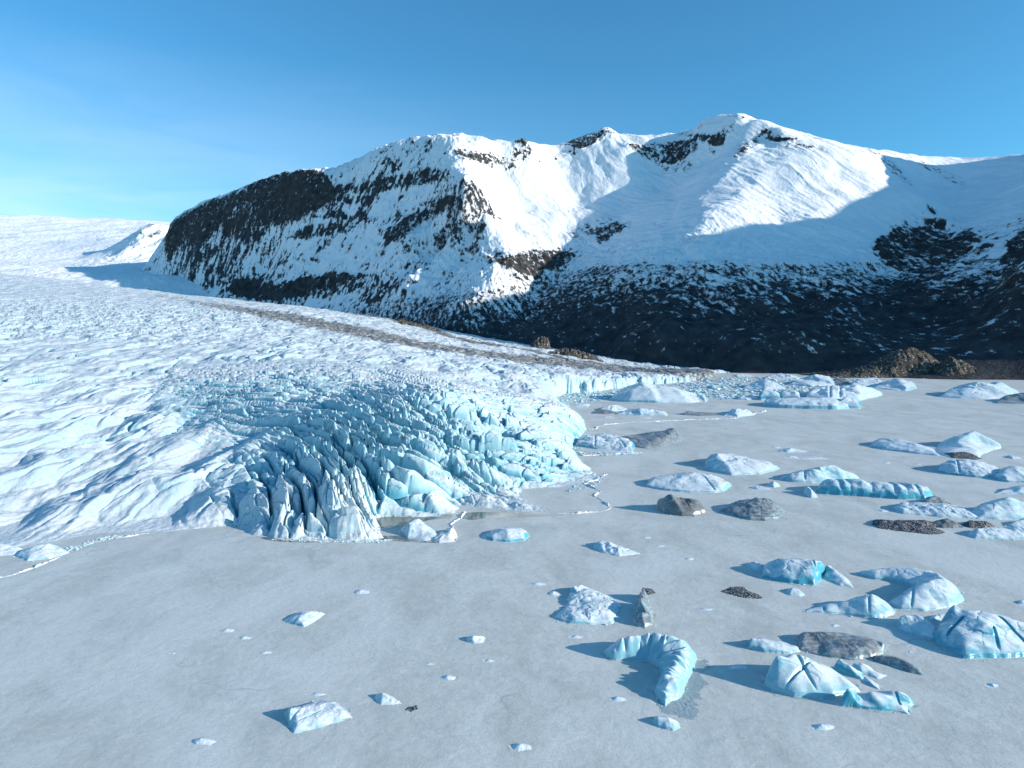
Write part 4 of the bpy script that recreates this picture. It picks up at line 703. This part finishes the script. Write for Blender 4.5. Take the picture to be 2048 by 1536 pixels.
# --- pressure ridges: lines of crushed snow
def ridge(name, label, pts, w, h, seed):
    P = dens([at(*q) for q in pts], 1.0)[:, :2]; P = np.c_[P, np.zeros(len(P))]
    t = np.gradient(P[:, :2], axis=0); t /= np.maximum(np.hypot(t[:, 0], t[:, 1]), 1e-6)[:, None]; t = np.c_[blur(t, 3)]
    st = max(0.25, P[:, 1].mean() / 680 * 0.7); n = max(2, int(len(P) / st)); i = np.linspace(0, len(P) - 1, n)
    C = np.stack([np.interp(i, np.arange(len(P)), P[:, k]) for k in (0, 1)], -1); N = np.stack([-np.interp(i, np.arange(len(P)), t[:, 1]), np.interp(i, np.arange(len(P)), t[:, 0])], -1)
    v = np.linspace(-1, 1, 15)
    s_ = i[:, None]; wob = 2.4 * w * fbm(s_ / 11, 0 * s_ + seed, 5, seed); wid = w * (0.55 + 0.9 * np.abs(fbm(s_ / 7, 0 * s_ + 3.3, 3, seed + 1)) * 2)
    wid = wid * (0.5 + 0.5 * ss(-0.3, 0.4, fbm(s_ / 14, 0 * s_ + 8.8, 4, seed + 4))); X = C[:, :1] + N[:, :1] * (v[None] * wid + wob); Y = C[:, 1:] + N[:, 1:] * (v[None] * wid + wob)
    f1, f2, rr, _, _ = vor(X / (0.7 * w), Y / (0.7 * w), seed + 7)
    big = ss(-0.35, 0.45, fbm(s_ / 14, 0 * s_ + 8.8, 4, seed + 4)); Z = (1 - np.abs(v[None]) ** 1.5) * h * (0.45 + 0.5 * rr ** 2 + 0.9 * fbm(X / w / 1.4, Y / w / 1.4, 4, seed + 9, 0.6)) * 0.75 * (0.35 + 1.1 * big) - 0.07 * h
    Z[:, 0] = Z[:, -1] = -0.1; c = C.mean(0)
    return tag(grid_obj(name, X, Y, Z, MATS['rubble'], origin=(c[0], c[1], 0)), label, 'pressure ridge')
ridge('pressure_ridge','long crushed snow line running from the left edge up to the glacier foot',[(-60,1178),(0,1155),(60,1140),(105,1120),(150,1095),(215,1078),(300,1067)],1.0,0.8,11)
ridge('pressure_ridge','short grimy crust line bordering the meltwater under the serac front',[(560,1079),(640,1082),(720,1084),(790,1080),(850,1084),(910,1083)],0.8,0.6,23)
ridge('pressure_ridge','upright crust line closing the meltwater pool on its right',[(912,1080),(908,1062),(900,1050),(922,1036),(930,1024)],0.8,0.8,31)
ridge('pressure_ridge','winding white snow ridge hooking round the right tip of the glacier',[(1110,1026),(1150,1027),(1200,1023),(1222,1017),(1208,1004),(1192,994),(1200,982),(1180,972),(1165,968),(1200,958),(1212,948)],1.3,1.0,43)
ridge('pressure_ridge','thin straight snow ridge crossing the far part of the lake',[(1178,862),(1205,850),(1260,845),(1330,842),(1400,839),(1470,837),(1500,830),(1530,822)],1.5,1.0,57)
ridge('pressure_ridge','short rubble line along the shore below the cracked blue block',[(1155,900),(1165,912),(1190,910),(1240,908),(1285,905)],1.2,0.9,63)
# --- melt pools: flat sheets on the lake
def pool(name, pts, z):
    pts = [at(*q) for q in pts]; me = bpy.data.meshes.new(name); n = len(pts)
    P = []
    for i in range(n):                       # rounded outline
        p0, p1, p2, p3 = (np.array(pts[(i + k - 1) % n][:2]) for k in range(4))
        for u in np.linspace(0, 1, 6, endpoint=False): P.append(0.5 * ((2 * p1) + (-p0 + p2) * u + (2 * p0 - 5 * p1 + 4 * p2 - p3) * u * u + (-p0 + 3 * p1 - 3 * p2 + p3) * u ** 3))
    me.from_pydata([(p[0], p[1], z) for p in P], [], [list(range(len(P)))]); me.materials.append(m_water()); o = bpy.data.objects.new(name, me); COL.objects.link(o); tag(o, kind='structure')
pool('meltwater', [(755,1052),(780,1056),(830,1048),(860,1040),(900,1036),(900,1028),(860,1030),(800,1032),(758,1034)], 0.008)
pool('meltwater', [(760,1078),(790,1082),(870,1086),(905,1084),(900,1076),(860,1079),(800,1072),(765,1072)], 0.012)
pool('meltwater', [(520,1076),(560,1083),(620,1085),(640,1080),(560,1074)], 0.016)
pool('meltwater', [(912,1030),(960,1024),(1050,1028),(1130,1030),(1060,1034),(980,1036),(940,1040)], 0.020)
# --- brash ice packed between the calving cliff and the bergs: uncountable fragments
def brash():
    rn = random.Random(5); V = []; Fc = []
    ico = [(0,0,1),(.89,0,.45),(.28,.85,.45),(-.72,.53,.45),(-.72,-.53,.45),(.28,-.85,.45),(.72,.53,-.45),(-.28,.85,-.45),(-.89,0,-.45),(-.28,-.85,-.45),(.72,-.53,-.45),(0,0,-1)]
    fi = [(0,1,2),(0,2,3),(0,3,4),(0,4,5),(0,5,1),(1,6,2),(2,7,3),(3,8,4),(4,9,5),(5,10,1),(2,6,7),(3,7,8),(4,8,9),(5,9,10),(1,10,6),(6,11,7),(7,11,8),(8,11,9),(9,11,10),(10,11,6)]
    def chunk(px, py, s):
        x, y, _ = at(px, py); k = len(V); a = rn.uniform(0, 6.28)
        sx_, sy_, sz_ = s * rn.uniform(.6, 1.5), s * rn.uniform(.6, 1.3), s * rn.uniform(.3, .7)
        for v in ico:
            j = rn.uniform(.75, 1.2); u, w = v[0] * sx_ * j, v[1] * sy_ * j
            V.append((x + u * math.cos(a) - w * math.sin(a), y + u * math.sin(a) + w * math.cos(a), v[2] * sz_ * j + sz_ * .15))
        Fc.extend([tuple(k + i for i in f) for f in fi])
    regs = [([(1112,802),(1130,788),(1200,782),(1250,776),(1260,786),(1225,798),(1160,806),(1120,808)],520,(.9,3.4)),
            ([(1290,776),(1370,766),(1425,758),(1480,754),(1600,755),(1660,760),(1640,775),(1600,784),(1520,790),(1440,800),(1400,794),(1350,780)],1100,(1.0,4.6)),
            ([(1660,755),(1760,757),(1840,772),(1800,784),(1740,772),(1680,768)],200,(.9,3.5)),
            ([(1150,905),(1140,888),(1165,870),(1180,862),(1172,878),(1165,900),(1190,906),(1280,903),(1285,908),(1200,912)],260,(.3,1.3)),
            ([(1165,960),(1205,950),(1215,960),(1190,972),(1130,985)],150,(.3,1.0)),([(560,1077),(760,1080),(775,1086),(600,1084),(540,1079)],260,(.15,.7)),([(130,1098),(210,1072),(300,1066),(190,1084),(150,1104)],160,(.2,.8)),([(1000,1016),(1060,1022),(1050,1028),(1010,1024),(990,1000),(1040,1000)],50,(.15,.5))]
    for O, L, nm in CRUMB:                  # crumbs fallen round the bergs
        if nm != 'iceberg' or O[:, 1].mean() > 480: continue
        for k in range(int(5 + 2.0 * L)):
            i = rn.randrange(len(O)); u = rn.random(); q = O[i] * (1 - u) + O[(i + 1) % len(O)] * u; q = q + (q - O.mean(0)) * rn.uniform(0.0, 0.16)
            g = q[:2]; S_ = rn.uniform(.12, .2) + 0.35 * rn.random() ** 4
            x_, y_ = g; a_, b_, c_ = 0, 0, 0; V0 = len(V); chunk(1024, 1000, S_); cx0, cy0, _ = at(1024, 1000)
            for j in range(V0, len(V)): V[j] = (V[j][0] - cx0 + x_, V[j][1] - cy0 + y_, V[j][2])
    for R, n, (s0, s1) in regs:
        xs = [q[0] for q in R]; ys = [q[1] for q in R]; c = 0
        while c < n:
            x, y = rn.uniform(min(xs), max(xs)), rn.uniform(min(ys), max(ys))
            if inside(np.array([x]), np.array([y]), R)[0]: chunk(x, y, s0 + (s1 - s0) * rn.random() ** 3); c += 1
    me = bpy.data.meshes.new('brash_ice'); me.from_pydata(V, [], Fc); me.materials.append(MATS['clean']); o = bpy.data.objects.new('brash_ice', me); COL.objects.link(o)
    tag(o, 'crushed pale ice fragments packed along the glacier edge and among the far bergs', 'brash ice', kind='stuff')
brash()
# --- brown moraine knolls at the foot of the mountain
def knoll(tops, base_d, h_back, seed, z0=0.0, name='moraine_hill', L=14.0):
    """tops: (px, py) along the crest, base_d: distance of the foot, crest lies h_back behind it"""
    C = np.array([atd(px, py, base_d + h_back) for px, py in tops])
    x0, x1 = C[:, 0].min(), C[:, 0].max(); gx = np.arange(x0 - 6, x1 + 6, base_d / 680 * 0.8); gy = np.arange(base_d - 12, base_d + 2.2 * h_back + 40, base_d / 680 * 1.1)
    X, Y = np.meshgrid(gx, gy); wx = 10 * fbm(X / 30, Y / 30, 3, seed); H = np.interp(X + 0.5 * wx, C[:, 0], C[:, 2]) - z0
    u = (Y + wx - base_d) / h_back
    prof = np.where(u < 1, ss(-0.15, 1.0, u) ** 0.8, 1 - 0.55 * ss(1, 2.3, u)); Z = z0 + H * prof
    Z = Z + np.minimum(H, 20) * 0.30 * ridged(X / L, Y / (1.6 * L), 4, seed + 5) * ss(-0.1, 0.4, u) + 0.12 * np.minimum(H, 20) * fbm(X / 6, Y / 6, 3, seed + 8)
    Z = np.where(u < -0.15, z0 - 2, Z)
    return tag(grid_obj(name, X, Y, Z, MATS['moraine']), kind='structure')
knoll([(1640,752),(1700,742),(1740,732),(1772,716),(1800,702),(1825,698),(1850,708),(1868,722),(1885,738),(1895,757)], 1262, 45, 3)
for q in (([(1060,702),(1068,686),(1080,676),(1094,679),(1102,702)],1540,30,13,44,10),([(1105,706),(1130,699),(1160,704),(1190,716),(1222,730),(1235,738)],1430,26,17,14,8),
          ([(925,690),(945,680),(975,686),(1010,692),(1040,698)],1640,22,19,50,8),([(800,640),(850,652),(900,668),(925,682)],1790,16,23,84,7)):
    knoll(q[0], q[1], q[2], q[3], z0=q[4], L=q[5])
knoll([(1858,757),(1880,735),(1900,718),(1925,726),(1945,738),(1965,748),(1972,758)], 1225, 35, 8)
